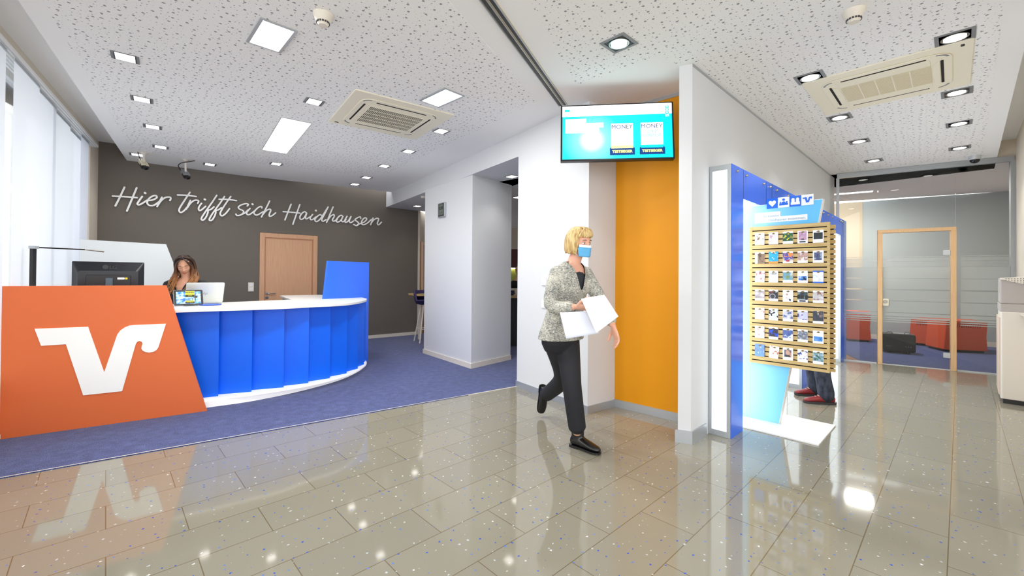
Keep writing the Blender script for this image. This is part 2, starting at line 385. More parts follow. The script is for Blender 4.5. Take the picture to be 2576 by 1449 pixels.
for x0, x1, dep, lab in edges:
    a, b2 = on_curt(x0, 3-dep), on_curt(x1, 3-dep); L = (b2-a).length
    bl = thing('sliding_blind', 'white fabric ' + lab, 'blind', (*a, .06), ang(b2-a), 'white sliding blind panels at the window')
    m = MB(); n = 24; rows = []
    for z in (0, 1.4, 2.93):
        f = [m.b.verts.new((L*i/n, .0008*math.sin(i*.9), z)) for i in range(n+1)]; rows.append(f)
    for r0, r1 in zip(rows, rows[1:]):
        for i in range(n): m.face((r0[i], r0[i+1], r1[i+1], r1[i]))
    m.build('fabric', fabric_w, bl, smooth='all')
    MB().box(0, L, -.004, .004, 2.915, 2.94).build('header_bar', alu_l, bl); MB().box(0, L, -.005, .005, -.02, .01).build('weight_bar', laminate, bl)
# wall with two openings between lobby and back room (deep piers)
p1l, p1c, p1b = g2(1066, 889), g2(1185, 928), g2(1284, 905)
dep = (p1b-p1c)
w2a, w2b, w2c = g2(1300, 972), g2(1478, 1040), g2(1546, 1022)
orR = ux((1.58, 3.465)); Ow = (orR-w2c).normalized()
dkJ = dk
poly('wall_header', [dkJ, w2a, w2a+dep, W1+D*.35], HS, HC+.05, wall_w)
poly('wall_pier', [p1l, p1c, p1b, p1l+dep], 0, HS+.01, wall_w)
poly('wall_middle', [w2a, w2b, w2c, w2c+dep*.9, w2a+dep], 0, HC+.01, wall_w)
poly('wall_orange', [w2c+Vector((0, 0)), orR+Ow*.01, orR+Ow*.01+A*.2, w2c+A*.2], 0, HC+.01, orange_w)
struct(MB().prism([w2c, orR+Ow*.02, orR+Ow*.02-A*.006, w2c-A*.006], HC-.03, HC-.001).build('trim_2', alu))
er = ewr+A*(gl-ewr).dot(A)
poly('wall_right', [ewl, ewr, er+A*.3, ewl+A*((er-ewl).dot(A)+.3)], 0, HC+.01, wall_w)
struct(MB().prism([ewr, er, er+B*.004, ewr+B*.004], HC-.02, HC-.0025).build('trim_3', alu))
def board(name, path, h, th, m, z0=0):
    o = MB(); P = [V2(p) for p in path]
    N_ = []
    for i, p in enumerate(P):
        ns = []
        if i > 0: d = (P[i]-P[i-1]).normalized(); ns.append(Vector((d.y, -d.x)))
        if i < len(P)-1: d = (P[i+1]-P[i]).normalized(); ns.append(Vector((d.y, -d.x)))
        if len(ns) == 2:
            b_ = (ns[0]+ns[1]).normalized(); N_.append(b_*th/max(.3, b_.dot(ns[0])))
        else: N_.append(ns[0]*th)
    for i in range(len(P)-1):
        o.prism([P[i], P[i+1], P[i+1]+N_[i+1], P[i]+N_[i]], z0, h)
    return struct(o.build(name, m))
board('baseboard_pier', [p1l+dep, p1l, p1c, p1b], .075, .014, cream_trim)
board('baseboard_middle', [w2a+dep, w2a, w2b, w2c], .07, .012, alu)
board('baseboard_orange', [w2c, orR], .075, .012, alu)
P1777 = g2(1780, 1094)
board('baseboard_right', [ewl+A*.3, ewl, ewr, ewr+A*.27], .1, .014, alu)

# back room behind the openings
bk = struct(MB().prism([(-1.2, 13.2), (5, 11.2), (5, 11.5), (-1.2, 13.5)], 0, HS).build('wall_back_room', cream_w))
poly('wall_back_room_left', [W1, W1+D*.05, (-1.9, 13.3), (-2.1, 13.3)], 0, HS, cream_w)
poly('ceiling_back_room', [W1+D*.3-Vector((0, -.1)), p1b-D*.3, w2a+dep, (2.2, 6.9), (5, 8.5), (5, 13.4), (-2.2, 13.4)], HS, HS+.05, ceil_w)
# glass wall
gt = V2(W(2550, 402, gl, gr)); gtop = 2.86
gx = ang(gr-gl)
def gs(px, py=760): return (V2(W(px, py, gl, gr))-gl).dot(gd)
Lg = (gt-gl).dot(gd)
gw = thing('glass_partition', 'floor to ceiling glass partition with aluminium frame beside the white wall', 'glass wall', (*gl, 0), gx)
f = MB()
s0_, s1_ = gs(2109), Lg
MB().box(s0_-.02, s1_, -.03, .03, HC-.075, HC-.003).build('top_rail', alu, gw)
MB().box(s0_-.03, s0_+.01, -.03, .03, 0, HC-.075).build('side_post', alu, gw); MB().box(s1_-.035, s1_+.015, -.03, .03, 0, HC-.075).build('side_post', alu, gw)
MB().box(s0_, gs(2205), -.02, .02, 0, .014).build('bottom_rail', alu_l, gw); MB().box(gs(2406), s1_, -.02, .02, 0, .014).build('bottom_rail', alu_l, gw)
a1, a2 = gs(2208), gs(2403)
zt = 1.90*K*.985
pane_rng = [(s0_+.01, a1, .014, HC-.075), (a1+.003, a2, zt+.0, HC-.075), (a2+.003, s1_-.035, .014, HC-.075)]
for x0, x1, z0, z1 in pane_rng:
    pn = MB().box(x0, x1, -.006, .006, z0, z1).build('pane', glass, gw)
def zg(py): return W(2300, py, gl, gr).z
bands = [(672, 700), (701.3, 727.5), (731, 757), (759, 787), (789, 797), (799, 803.5), (805.5, 808), (811, 813)]
lband = [(645, 646.5), (648.5, 657), (658, 671)]
def frosting(x0, x1, parent, y=-.0075, nm='frosted_film'):
    m = MB()
    for a, b in bands: m.box(x0, x1, y-.0004, y, zg(b), zg(a))
    m.build(nm, frost, parent)
    m = MB()
    for a, b in lband: m.box(x0, x1, y-.0004, y, zg(b), zg(a))
    m.build(nm, frost_l, parent)
frosting(s0_+.01, a1-.0, gw); frosting(a2+.05, s1_-.035, gw)
dr1 = thing('glass_door', 'beech framed glass door with frosted stripes in the glass partition', 'door', (*(gl+gd*a1), 0), gx)
Wd = a2-a1; fw_ = .05
MB().box(-.005, fw_, -.05, .04, 0, zt).build('frame_post', beech2, dr1, bevel=.003); MB().box(Wd-fw_, Wd+.005, -.05, .04, 0, zt).build('frame_post', beech2, dr1, bevel=.003)
MB().box(-.005, Wd+.005, -.05, .04, zt, zt+.05).build('frame_head', beech2, dr1, bevel=.003)
leaf = MB().box(fw_+.004, Wd-fw_-.004, -.012, -.003, .012, zt-.006).build('glass_leaf', glass, dr1)
frosting(fw_+.004, Wd-fw_-.004, leaf, -.0135)
lz = zg(762)
lk = MB().rbox(fw_+.004, fw_+.075, -.032, -.008, lz-.055, lz+.05, .012, 3, 'y').build('lock_case', cream_pl, dr1, bevel=.003)
MB().lathe([(.022, -.055), (.025, -.05), (.02, -.035), (.018, -.03)], (fw_+.033, 0, lz+.008), axis='y').build('knob', chrome, lk, smooth=True)
for z in (zg(637), zg(887)):
    MB().rbox(Wd-fw_-.075, Wd-fw_-.002, -.03, .0, z-.035, z+.035, .006, 2, 'y').build('hinge', alu_l, dr1, bevel=.002)
MB().box(fw_, Wd-fw_, -.02, .02, 0, .006).build('threshold', alu_l, dr1)
# right hand wall at the picture edge
rw = gl+gd*(Lg+.02)
poly('wall_right_window', [rw, rw+gd*.3, rw+gd*.3-A*6, rw-A*6], 0, HR+.02, cream_w)
MB_ = poly('wall_right_upper', [gl+gd*(Lg-1.2), rw, rw+A*.05, gl+gd*(Lg-1.2)+A*.05], HC-.003, HR+.02, cream_w)
# room behind the glass
gA = Vector((-gd.y, gd.x));
if gA.y < 0: gA = -gA
b0, b1 = gl+gA*2.4-gd*2.2, gl+gd*4.6+gA*2.4
poly('wall_office_warm_tint', [gl+gA*3.39-gd*3, gl+gA*3.39+gd*.55, gl+gA*3.41+gd*.55, gl+gA*3.41-gd*3], 0, HC, mat('warm_reflection_beige', (206, 190, 165), .7))  # thin sheet before the back wall; warm reflected tint put into its colour
poly('wall_office_back', [gl+gA*3.4-gd*3, gl+gd*(Lg+1.4)+gA*3.4, gl+gd*(Lg+1.4)+gA*3.55, gl+gA*3.55-gd*3], 0, HC, grey_wall)
poly('wall_office_right', [gl+gd*(Lg+.02)+gA*.05, gl+gd*(Lg+.2)+gA*.05, gl+gd*(Lg+1.5)+gA*3.5, gl+gd*(Lg+1.35)+gA*3.5], 0, HC, cream_w)
poly('ceiling_office', [gl+gA*.035-gd*3, gl+gd*(Lg+1.4)+gA*.035, gl+gd*(Lg+1.4)+gA*3.5, gl+gA*2.7-gd*3], HC-.0, HC+.03, ceil_w)
Lo = bpy.data.lights.new('office_light', 'AREA'); Lo.shape = 'RECTANGLE'; Lo.size = .62; Lo.size_y = .13; Lo.energy = 75; Lo.color = (1, .95, .87)
office_lamp_spot = Lo
poly('floor_office_carpet', [gl+gA*.04+gd*.28, gl+gd*(Lg+.3)+gA*.04, gl+gd*(Lg+1.4)+gA*3.4, gl+gA*3.4+gd*.0-gd*3, gl+gA*1.0-gd*3, gl+gA*.8+gd*.1], 0, .006, carpet_m)
struct(MB().prism([gl+gA*3.4-gd*3, gl+gd*(Lg+1.4)+gA*3.4, gl+gd*(Lg+1.4)+gA*3.385, gl+gA*3.385-gd*3], .006, .09).build('baseboard_office', cream_trim))
# beech door in the dark wall
d0 = V2(W(652, 700, dk, dk+D)); d1 = V2(W(797, 700, dk, dk+D)); Dw = (d1-d0).length; dz = 1.897*K
dn = -ang(D)
door = thing('door_1', None, None, (*d0, .0), ang(D)); door['kind'] = 'structure'
for x0, x1 in ((0, .075), (Dw-.075, Dw)): MB().box(x0, x1, -.03, .0, 0, dz).build('frame', beech, door, bevel=.003)
MB().box(.075, Dw-.075, -.03, 0, dz-.075, dz).build('frame', beech, door, bevel=.003)
for x0, x1, z0, z1 in ((.075, .095, 0, dz-.075), (Dw-.095, Dw-.075, 0, dz-.075), (.095, Dw-.095, dz-.095, dz-.075)): MB().box(x0, x1, -.018, 0, z0, z1).build('frame_rebate', mat('beech_shadow', (186, 132, 94), .5), door)
lf = MB().box(.095, Dw-.095, -.012, 0, .01, dz-.095).build('leaf', beech, door)
hz = W(675, 738, d0, d1).z; hx = (V2(W(671, 738, d0, d1))-d0).dot(D)
MB().lathe([(.024, -.02), (.026, -.018), (.026, -.012)], (hx, 0, hz), axis='y').build('rosette', chrome, lf, smooth=True)
MB().lathe([(.024, -.02), (.026, -.018), (.026, -.012)], (hx, 0, hz-.075), axis='y').build('keyhole_plate', chrome, lf, smooth=True)
MB().box(hx-.003, hx+.003, -.0215, -.02, hz-.085, hz-.066).build('keyhole', black, lf)
MB().tube(smooth_path([(hx, -.018, hz), (hx, -.05, hz), (hx+.02, -.06, hz), (hx+.13, -.06, hz)], 5), .0095).build('door_handle', chrome, lf, smooth=True)
# light switch
sw0 = V2(W(624, 722, dk, dk+D)); sz = W(631, 722, dk, dk+D).z
sw = thing('light_switch', 'white double light switch on the dark wall left of the door', 'switch', (*sw0, sz), ang(D))
MB().rbox(0, .085, -.012, 0, -.078, .078, .008, 3, 'y').build('plate', cream_trim, sw, bevel=.002)
for z in (-.035, .035): MB().rbox(.014, .071, -.018, -.012, z-.028, z+.028, .004, 2, 'y').build('rocker', laminate, sw, bevel=.002)
# script lettering on the dark wall, traced as pen strokes
def wl(x, y):
    p = W(230+x/3.3455, 400+y/3.3455, dk, dk+D); return ((V2(p)-W0).dot(D), p.z)
LET = {
 'H': [[(280, 240), (240, 325), (203, 397)], [(382, 245), (340, 345), (300, 440)], [(180, 315), (280, 320), (385, 328)]],
 'i': [[(428, 318), (398, 360), (388, 380), (400, 388), (430, 375), (468, 350)], [(451, 287), (454, 290)]],
 'e': [[(468, 352), (510, 348), (550, 328), (540, 310), (505, 320), (478, 345), (470, 372), (488, 393), (525, 392), (575, 358)]],
 'r': [[(593, 325), (572, 365), (553, 402)], [(562, 388), (585, 355), (620, 328), (655, 323), (668, 333), (660, 352)]],
 't': [[(725, 305), (800, 308), (880, 318)], [(828, 283), (780, 355), (742, 415), (738, 440), (752, 452), (778, 438), (800, 412)]],
 'r1': [[(832, 350), (815, 388), (797, 425)], [(808, 410), (835, 372), (868, 350), (900, 354), (893, 375)]],
 'i1': [[(925, 375), (903, 408), (903, 432), (922, 432), (960, 400)], [(951, 341), (955, 344)]],
 'f': [[(1053, 308), (1012, 370), (955, 450), (925, 500), (932, 516), (952, 506), (972, 472), (980, 440), (970, 432), (1000, 428), (1030, 405)]],
 'f1': [[(1118, 318), (1080, 375), (1025, 450), (992, 505), (998, 520), (1018, 510), (1038, 475), (1045, 445), (1035, 436), (1065, 430), (1092, 412)]],
 't1': [[(1170, 318), (1130, 375), (1092, 435), (1082, 465), (1098, 480), (1130, 458), (1160, 420)], [(1073, 341), (1150, 343), (1218, 353)]],
 's': [[(1308, 398), (1318, 384), (1295, 378), (1255, 390), (1234, 408), (1245, 424), (1272, 436), (1278, 452), (1255, 472), (1225, 478), (1213, 466)], [(1262, 468), (1290, 455), (1316, 430)]],
 'i2': [[(1332, 418), (1306, 450), (1308, 468), (1330, 468), (1368, 440)], [(1352, 381), (1355, 384)]],
 'c': [[(1432, 414), (1428, 402), (1405, 408), (1378, 432), (1365, 455), (1378, 472), (1400, 470), (1442, 445)]],
 'h': [[(1497, 355), (1465, 420), (1428, 490)], [(1440, 468), (1470, 435), (1497, 424), (1506, 435), (1494, 465), (1496, 483), (1518, 478), (1547, 455)]],
 'H1': [[(1677, 382), (1650, 450), (1625, 515)], [(1750, 385), (1722, 465), (1692, 550)], [(1610, 445), (1680, 450), (1750, 457)]],
 'a': [[(1808, 458), (1790, 445), (1765, 462), (1750, 492), (1760, 510), (1785, 498), (1808, 458), (1798, 490), (1806, 506), (1835, 488)]],
 'i3': [[(1858, 468), (1838, 495), (1842, 512), (1862, 508), (1885, 488)], [(1884, 434), (1887, 437)]],
 'd': [[(1935, 480), (1920, 470), (1893, 488), (1876, 515), (1890, 528), (1918, 510), (1950, 465), (1988, 405)], [(1988, 405), (1958, 465), (1935, 510), (1944, 526), (1970, 512)]],
 'h1': [[(2030, 405), (2002, 470), (1975, 535)], [(1985, 515), (2010, 482), (2035, 470), (2038, 487), (2024, 512), (2036, 525), (2065, 508)]],
 'a1': [[(2112, 485), (2095, 475), (2070, 495), (2056, 522), (2070, 532), (2095, 518), (2112, 485), (2100, 515), (2112, 530), (2138, 512)]],
 'u': [[(2147, 483), (2130, 515), (2134, 535), (2158, 522), (2180, 485)], [(2180, 485), (2166, 520), (2176, 538), (2202, 522)]],
 's1': [[(2262, 502), (2256, 488), (2232, 498), (2214, 514), (2235, 530), (2246, 546), (2228, 562), (2202, 552)]],
 'e1': [[(2236, 552), (2285, 535), (2312, 510), (2300, 495), (2278, 512), (2268, 540), (2282, 555), (2315, 542), (2350, 512)]],
 'n': [[(2366, 498), (2356, 525), (2345, 554)], [(2350, 540), (2372, 514), (2398, 500), (2412, 508), (2402, 540), (2412, 556), (2437, 533)]]}
sgn = thing('wall_lettering', 'large white handwritten style lettering on the dark wall', 'lettering', (*W0, 0), ang(D))
sgm = mat('sign_white', (252, 252, 250), .4); sge = mat('sign_edge', (120, 118, 116), .5)
for kx, strokes in LET.items():
    m = MB()
    if len(strokes[-1]) == 2 and abs(strokes[-1][0][0]-strokes[-1][1][0]) < 6:
        a_, b_ = [Vector(wl(*p)) for p in strokes[-1]]; MB().ribbon([a_, b_], .03, -.036, -.014).build('letter_dot', sgm, sgn); strokes = strokes[:-1]
    for st in strokes:
        pts = [Vector(wl(*p)) for p in st]
        pp = smooth_path(pts, 5) if len(pts) > 2 else pts
        m.ribbon(pp, .0225 if len(st) > 2 or len(strokes) < 3 else .026, -.036, -.014)
    m.build('letter', sgm, sgn)

# ================================================================ RECEPTION
# orange desk front
oP, oQ = ux((-3.709, 3.109)), ux((-2.69, 3.788)); od = (oQ-oP).normalized()
def ol(x, y):
    p = W(x, y, oP, oQ); return ((V2(p)-oQ).dot(od), p.z)
op = thing('desk_front_panel', 'large slanted orange reception panel with a white emblem', 'counter panel', (*oQ, 0), ang(od))
zt_o = ol(418, 718)[1]; xt = ol(418, 718)[0]
MB().prism([(-1.34, .0), (0, 0), (xt, zt_o), (-1.34, zt_o)], 0, .045, 'y').build('panel', orange, op, bevel=.002)
MB().box(-1.34, -1.27, .045, .1, zt_o-.03, zt_o-.001).build('shelf', orange, op)

lg = [(192, 608), (487, 597), (576, 848), (634, 680), (648, 640), (664, 618), (690, 600), (715, 590), (745, 587), (917, 580), (875, 710), (866, 724), (848, 735), (825, 739), (803, 736), (788, 728), (781, 717), (783, 703), (788, 690), (784, 680), (770, 675), (758, 680), (750, 692), (675, 952), (460, 975), (365, 693), (228, 702)]
def lconc(mb, pts, y0, y1):
    mb.prism(pts, y0, y1, 'y')
MB().prism([ol(x/2.195, 550+y/2.195) for x, y in lg], -.006, 0, 'y').build('emblem', sgm, op)
# curved counter
def cp(x, y, z=0): return V2(G(x, y, z))
toe = [cp(522, 1026.6), cp(641.6, 1009), cp(762.4, 983.5), cp(859, 955.8), cp(906, 932.8), cp(914, 922)]
t0 = toe[0]+(toe[0]-toe[1]).normalized()*.55+Vector((.0, .04))
toe = [t0]+toe
fz = .085
fl = [cp(516, 1004, fz), cp(641, 989.8, fz), cp(786.6, 965.4, fz), cp(883, 938.9, fz), cp(915, 921, fz), cp(922.5, 910, fz), cp(915, 904, fz)]
fl = [fl[0]+(fl[0]-fl[1]).normalized()*.6+Vector((0, .05))]+fl
inn = lambda L, d: [p+Vector((-.75, .66)).normalized()*d for p in L]
cz = .9*K+.006
tl = [cp(x, y, cz) for x, y in ((443, 781), (560, 777.5), (641, 773.5), (720, 770.5), (786, 767), (840, 764.8), (883, 761.5), (914.6, 756), (923, 751.6), (914, 748.7))]
ctr = thing('reception_counter', 'curved reception counter with blue ribbed front and white top', 'counter', (*toe[3], 0))
def loc(L): return [p-toe[3] for p in L]
opn = Vector((-od.y, od.x)); opP = oQ+opn*.047-toe[3]
if opn.y < 0: opn = -opn; opP = oQ+opn*.047-toe[3]
sp = lambda L: [V2(p) for p in smooth_path([(q.x, q.y, 0) for q in L], 6)]
bi = Vector((-.78, .62))
def band(L, d, z0, z1, nm, m, bev=0):
    q = sp(loc(L)); back = [p+bi*d for p in q[::-1]]
    return MB().prism(clip(q+back, opP, opn), z0, z1).build(nm, m, ctr, bevel=bev)
ledw = mat('glowing_white_base', (244, 244, 244), .4, emit=.25*LAMP, ecol=(255, 252, 246))
band(toe, .38, .005, fz-.022, 'plinth', ledw)
band(fl, .42, fz-.022, fz, 'base_ledge', ledw, .004)
led_b = MB()
# top with the inner wing
tt = sp(loc(tl))
ia = cp(557, 760.5, cz)-toe[3]; ib = cp(733, 753.5, cz)-toe[3]; ic = cp(701, 743.2, cz)-toe[3]; idd = cp(804, 741.5, cz)-toe[3]; ie = cp(897, 746.8, cz)-toe[3]
wing_back = ic+Vector((.15, .5))
tt[0] = tt[0]+Vector((-.03, .05)); ext = tt[0]+Vector((-.52, -.30)); i0 = ia+(ia-ib).normalized()*1.3
top_poly = [ext]+tt+[ie, idd, ic+Vector((.02, .0)), ib, ia, i0]
ctop = MB().prism(clip(top_poly, opP, opn), cz-.028, cz).build('countertop', laminate, ctr, bevel=.003)
# louvred front panels
pb_px = [(549, 996.8, 779.4), (632.7, 985.5, 777.5), (713.4, 974.6, 773), (775.7, 963.7, 769.5), (829.6, 951.4, 766), (871.9, 939.3, 762.5), (900, 927.5, 759), (915.3, 917, 756), (918.9, 909, 754)]
pts = [cp(x, y, fz) - toe[3] for x, y, _ in pb_px]
pts = [pts[0]+(pts[0]-pts[1]).normalized()*.42*1.05]+pts
pts = [pts[0]+(pts[0]-pts[1]).normalized()*.42]+pts
for i in range(len(pts)-1):
    a, b2 = pts[i], pts[i+1]; d = (b2-a).normalized(); n = Vector((-d.y, d.x))       # inward
    a2 = a+n*.075+d*.0
    MB().prism([a2, b2, b2+n*.018, a2+n*.018], fz, cz-.028).build('front_panel', blue, ctr)
q = sp([p+Vector((-.075, .085)) for p in pts]); MB().prism(q+[p+bi*.02 for p in q[::-1]], fz, cz-.028).build('inner_skin', blue, ctr)
MB().prism([ib+Vector((.0, .02)), ic+Vector((.06, .0)), ic+Vector((.09, .03)), ib+Vector((.03, .05))], .1, cz-.028).build('wing_side', alu_l, ctr)
# low work desk behind the counter
dsk = MB().prism([i0+Vector((-.55, .75)), i0+Vector((.02, .02)), ib+Vector((-.45, -.0)), ib+Vector((-.95, .55))], .70, .73).build('desk_surface', laminate, ctr)
# blue fin at the end
fr = cp(926, 908.7)
fd = Vector((.55, .83)).normalized()
fn = thing('end_screen', 'tall slanted blue screen at the right end of the reception counter', 'screen panel', (*fr, 0), ang(fd))
def fl2(x, y):
    p = W(x, y, fr, fr+fd); return ((V2(p)-fr).dot(fd), p.z)
f1, f2, f3 = fl2(926, 660), fl2(825, 657), fl2(805, 747)
xb = f3[0]+(f3[0]-f2[0])/(f3[1]-f2[1])*(.005-f3[1])
MB().prism([(xb*.72-.12, .005), (0, .005), (0, f1[1]), (f2[0], f1[1])], -.0, .032, 'y').build('panel', blue_p, fn, bevel=.002)
# white slanted screen behind the woman
bp0, bp1 = ux((-4.66, 4.60)), ux((-4.15, 5.11)); bd = (bp1-bp0).normalized()
ws = thing('back_screen', 'white slanted screen panel in front of the blinds behind the monitor', 'screen panel', (*bp0, 0), ang(bd))
def bl2(x, y):
    p = W(x, y, bp0, bp1); return ((V2(p)-bp0).dot(bd), p.z)
w1, w2_, w3 = bl2(200, 604), bl2(418, 614.5), bl2(450, 705)
MB().prism([(w1[0], .005), (w3[0]+(w3[0]-w2_[0])*3, .005), (w2_[0], w2_[1]), (w1[0], w2_[1]+.012)], 0, .03, 'y').build('panel', mat('pale_grey_laminate', (218, 224, 226), .4), ws, bevel=.002)
# monitor (seen from behind)
mY = 4.1
m0, m1, m2 = Y(181, 657, mY-.0), Y(363, 662, mY+.33), Y(366, 716, mY+.33)
md = unit(m0, m1); mw = (V2(m1)-V2(m0)).length
mn = thing('monitor', 'black computer monitor seen from behind above the orange panel', 'monitor', (m0.x, m0.y, .73), ang(md))
zt_ = m0.z-.73; zb = zt_-.36
MB().rbox(0, mw, 0, .02, zb, zt_, .006, 2, 'y').build('screen_frame', black, mn, bevel=.003)
mb = MB(); o_ = rrect(.0, mw, zb, zt_, .008, 2); i_ = rrect(.045, mw-.045, zb+.03, zt_-.09, .02, 2)
va = [mb.b.verts.new((p[0], 0, p[1])) for p in o_]; vb = [mb.b.verts.new((p[0], -.035, p[1])) for p in i_]
for i in range(len(va)):
    j = (i+1) % len(va); mb.face((va[i], va[j], vb[j], vb[i]))
mb.face(vb); mb.face(va)
bc = mb.build('back_shell', mat('monitor_back', (16, 20, 30), .3), mn)
MB().rbox(.1, mw-.1, -.05, -.03, zb+.05, zt_-.13, .012, 3, 'y').build('rear_cover', black, mn, bevel=.004)
MB().box(mw*.46, mw*.56, -.085, -.045, zb-.12, zt_-.16).build('stand_arm', mat('slate_plastic', (70, 88, 100), .3), mn, bevel=.004)
MB().lathe([(.11, 0), (.11, .012), (.03, .02)], (mw*.5, -.02, .0)).build('stand_foot', black, mn, smooth=True)
MB().box(mw*.47, mw*.55, -.06, -.03, .015, zb).build('stand_neck', black, mn)
text('brand_mark', 'LG', .042, mat('dark_emblem', (12, 14, 18), .3), mn, (mw*.5, -.026, zt_-.068), sx=1.15, bold=.001)
MB().lathe([(.022, 0), (.022, -.004)], (mw*.45, -.024, zt_-.052), axis='y').build('brand_disc', mat('dark_emblem2', (12, 14, 18), .3), mn)
MB().box(mw*.62, mw*.72, -.0515, -.05, zt_-.175, zt_-.155).build('sticker', paper, mn)
MB().lathe([(.011, 0), (.011, -.0015)], (mw*.745, -.05, zt_-.165), axis='y').build('sticker', mat('yellow_sticker', (225, 205, 50), .5), mn)
for a, b2, c_ in ((.17, .26, (200, 196, 196)), (.28, .4, (206, 180, 176))): MB().box(mw*a, mw*b2, -.053, -.05, zt_-.262, zt_-.235).build('sticker', mat('sticker_label', c_, .6), mn)
# desk lamp
lb = Y(82, 716, 3.62); lt = Y(82, 622, 3.62)
dl_ = thing('desk_lamp', 'slim black desk lamp with a long horizontal arm', 'lamp', (lb.x, lb.y, .73))
MB().lathe([(.09, 0), (.09, .015), (.012, .02)]).build('lamp_base', black, dl_, smooth=True)
hL = lt.z-.73
MB().box(-.014, .014, -.014, .014, .015, hL).build('pole', black, dl_)
MB().box(-.022, .032, -.018, .018, hL-.012, hL+.012).build('joint', alu, dl_, bevel=.002)
en = Y(214, 628, 3.82); hd = Y(262, 632, 3.9); of = Vector((lb.x, lb.y, .73))
MB().tube([(0, 0, hL), en-of], .006).build('arm', black, dl_)
hv = en-of; h2 = hd-of; dd = (h2-hv).normalized(); sd_ = Vector((-dd.y, dd.x, 0)).normalized()
mb = MB(); mb.loft([(hv+dd*t*(h2-hv).length, sd_*(.012+.05*math.sin(math.pi*min(1, t*1.1))*.8), Vector((0, 0, .005))) for t in (0, .15, .35, .6, .85, 1)])
mb.build('lamp_head', mat('lamp_shade_silver', (196, 190, 184), .3, .4), dl_, smooth=True)
MB().tube([hv, h2+Vector((0, 0, -.006))], .005).build('head_spine', black, dl_)
# laptop
lap = thing('laptop', 'open silver laptop seen from behind on the reception counter', 'laptop')
l0 = G(478, 762, cz); l1 = G(560, 763, cz)
ldv = Vector((.70, .714)).normalized(); lap.location = (l1.x-ldv.x*.345, l1.y-ldv.y*.345, cz); lap.rotation_euler.z = ang(ldv)
MB().rbox(0, .345, 0, .24, .004, .02, .012, 3).build('base', alu_l, lap, bevel=.002)
q = MB().rbox(0, .345, -.007, 0, 0, .235, .012, 3, 'y').build('screen_lid', mat('silver_lid', (226, 228, 222), .3, .15), lap, bevel=.002); q.location = (0, .0, .02); q.rotation_euler.x = R(22)
MB().box(.04, .3, -.004, .006, .006, .022).build('hinge', alu, lap)
text('lid_mark', 'hp', .045, mat('mirror_mark', (206, 208, 204), .25, .3), q, (.15, -.0078, .095), shear=.3)
# tablet on a stand
tb0 = G(437, 770.5, cz); tb1 = G(512, 767, cz)
td = Vector((.72, .69)).normalized(); tab = thing('tablet', 'black tablet showing a blue picture, propped on the counter', 'tablet', (tb0.x+.0, tb0.y, cz), ang(td))
tq = MB().rbox(0, .25, -.008, 0, 0, .18, .012, 3, 'y').build('case', mat('silver_edge', (170, 172, 176), .3, .5), tab, bevel=.001); tq.rotation_euler.x = R(-28)
MB().rbox(.003, .247, -.0095, -.008, .003, .177, .011, 3, 'y').build('bezel', black, tq)
scm = mat('tablet_picture', (110, 160, 225), .2, emit=.7); sc_ = ramp(scm, N(scm, 'ShaderNodeTexNoise').outputs[0], [(.4, (60, 110, 190)), (.5, (120, 175, 235)), (.6, (190, 215, 245))]); LK(scm, sc_, bsdf(scm).inputs['Base Color']); LK(scm, sc_, bsdf(scm).inputs['Emission Color'])
MB().box(.022, .228, -.0105, -.0095, .02, .158).build('display', scm, tq)
for k, L in enumerate((.05, .04, .045, .03)): MB().box(.03, .03+L, -.011, -.0105, .12-k*.022, .126-k*.022).build('display_text', laminate, tq)
m = MB(); m.box(.175, .183, -.011, -.0105, .05, .09).box(.165, .2, -.011, -.0105, .085, .11).box(.155, .161, -.011, -.0105, .05, .085).ball((.182, -.0108, .118), .007, 6, (1, .1, 1)); m.build('display_figure', dgrey, tq)
MB().prism([(.02, .003), (.12, .003), (.085, .14)], .05, .2, 'x').build('stand', black, tab)
# leaflet stand in front of the tablet
ls = thing('leaflet_stand', 'small clear stand with a yellow leaflet in front of the tablet', 'leaflet stand', (tb0.x+td.x*.085+.03, tb0.y+td.y*.085-.03, cz), ang(td))
aq = MB().box(0, .085, -.003, 0, 0, .16).build('back_plate', acryl, ls); aq.rotation_euler.x = R(-10)
MB().box(-.01, .105, -.04, .02, 0, .006).build('foot', acryl, ls)
lea = MB().box(.004, .081, -.0045, -.003, .115, .155).build('leaflet', mat('yellow_leaflet', (222, 218, 70), .5), aq)
MB().box(.004, .081, -.0045, -.003, .092, .115).build('leaflet_band', mat('dark_green_band', (52, 62, 40), .5), aq); MB().box(.004, .081, -.0045, -.003, .045, .056).build('leaflet_band', mat('yellow_band', (222, 218, 70), .5), aq); MB().box(.004, .081, -.0045, -.003, .028, .045).build('leaflet_band', dgrey, aq)
text('leaflet_title', 'MONEY', .022, dgrey, aq, (.0425, -.0058, .132), align='CENTER'); text('leaflet_title', 'CITY', .016, mat('yellow_print', (222, 218, 70)), aq, (.0425, -.0058, .099), align='CENTER'); text('leaflet_title', 'TESTSIEGER', .011, mat('yellow_print2', (222, 218, 70)), aq, (.0425, -.0058, .033), align='CENTER')
# blue dish
dsh = G(530, 767.5, cz); o = MB().lathe([(.02, 0), (.095, .002), (.1, .008), (.098, .011), (.085, .011), (.07, .006), (.001, .005)]).build('coin_dish', mat('glossy_blue', (40, 96, 220), .15), None, dsh, smooth=True); tag(o, 'flat round blue dish on the counter beside the laptop', 'dish')

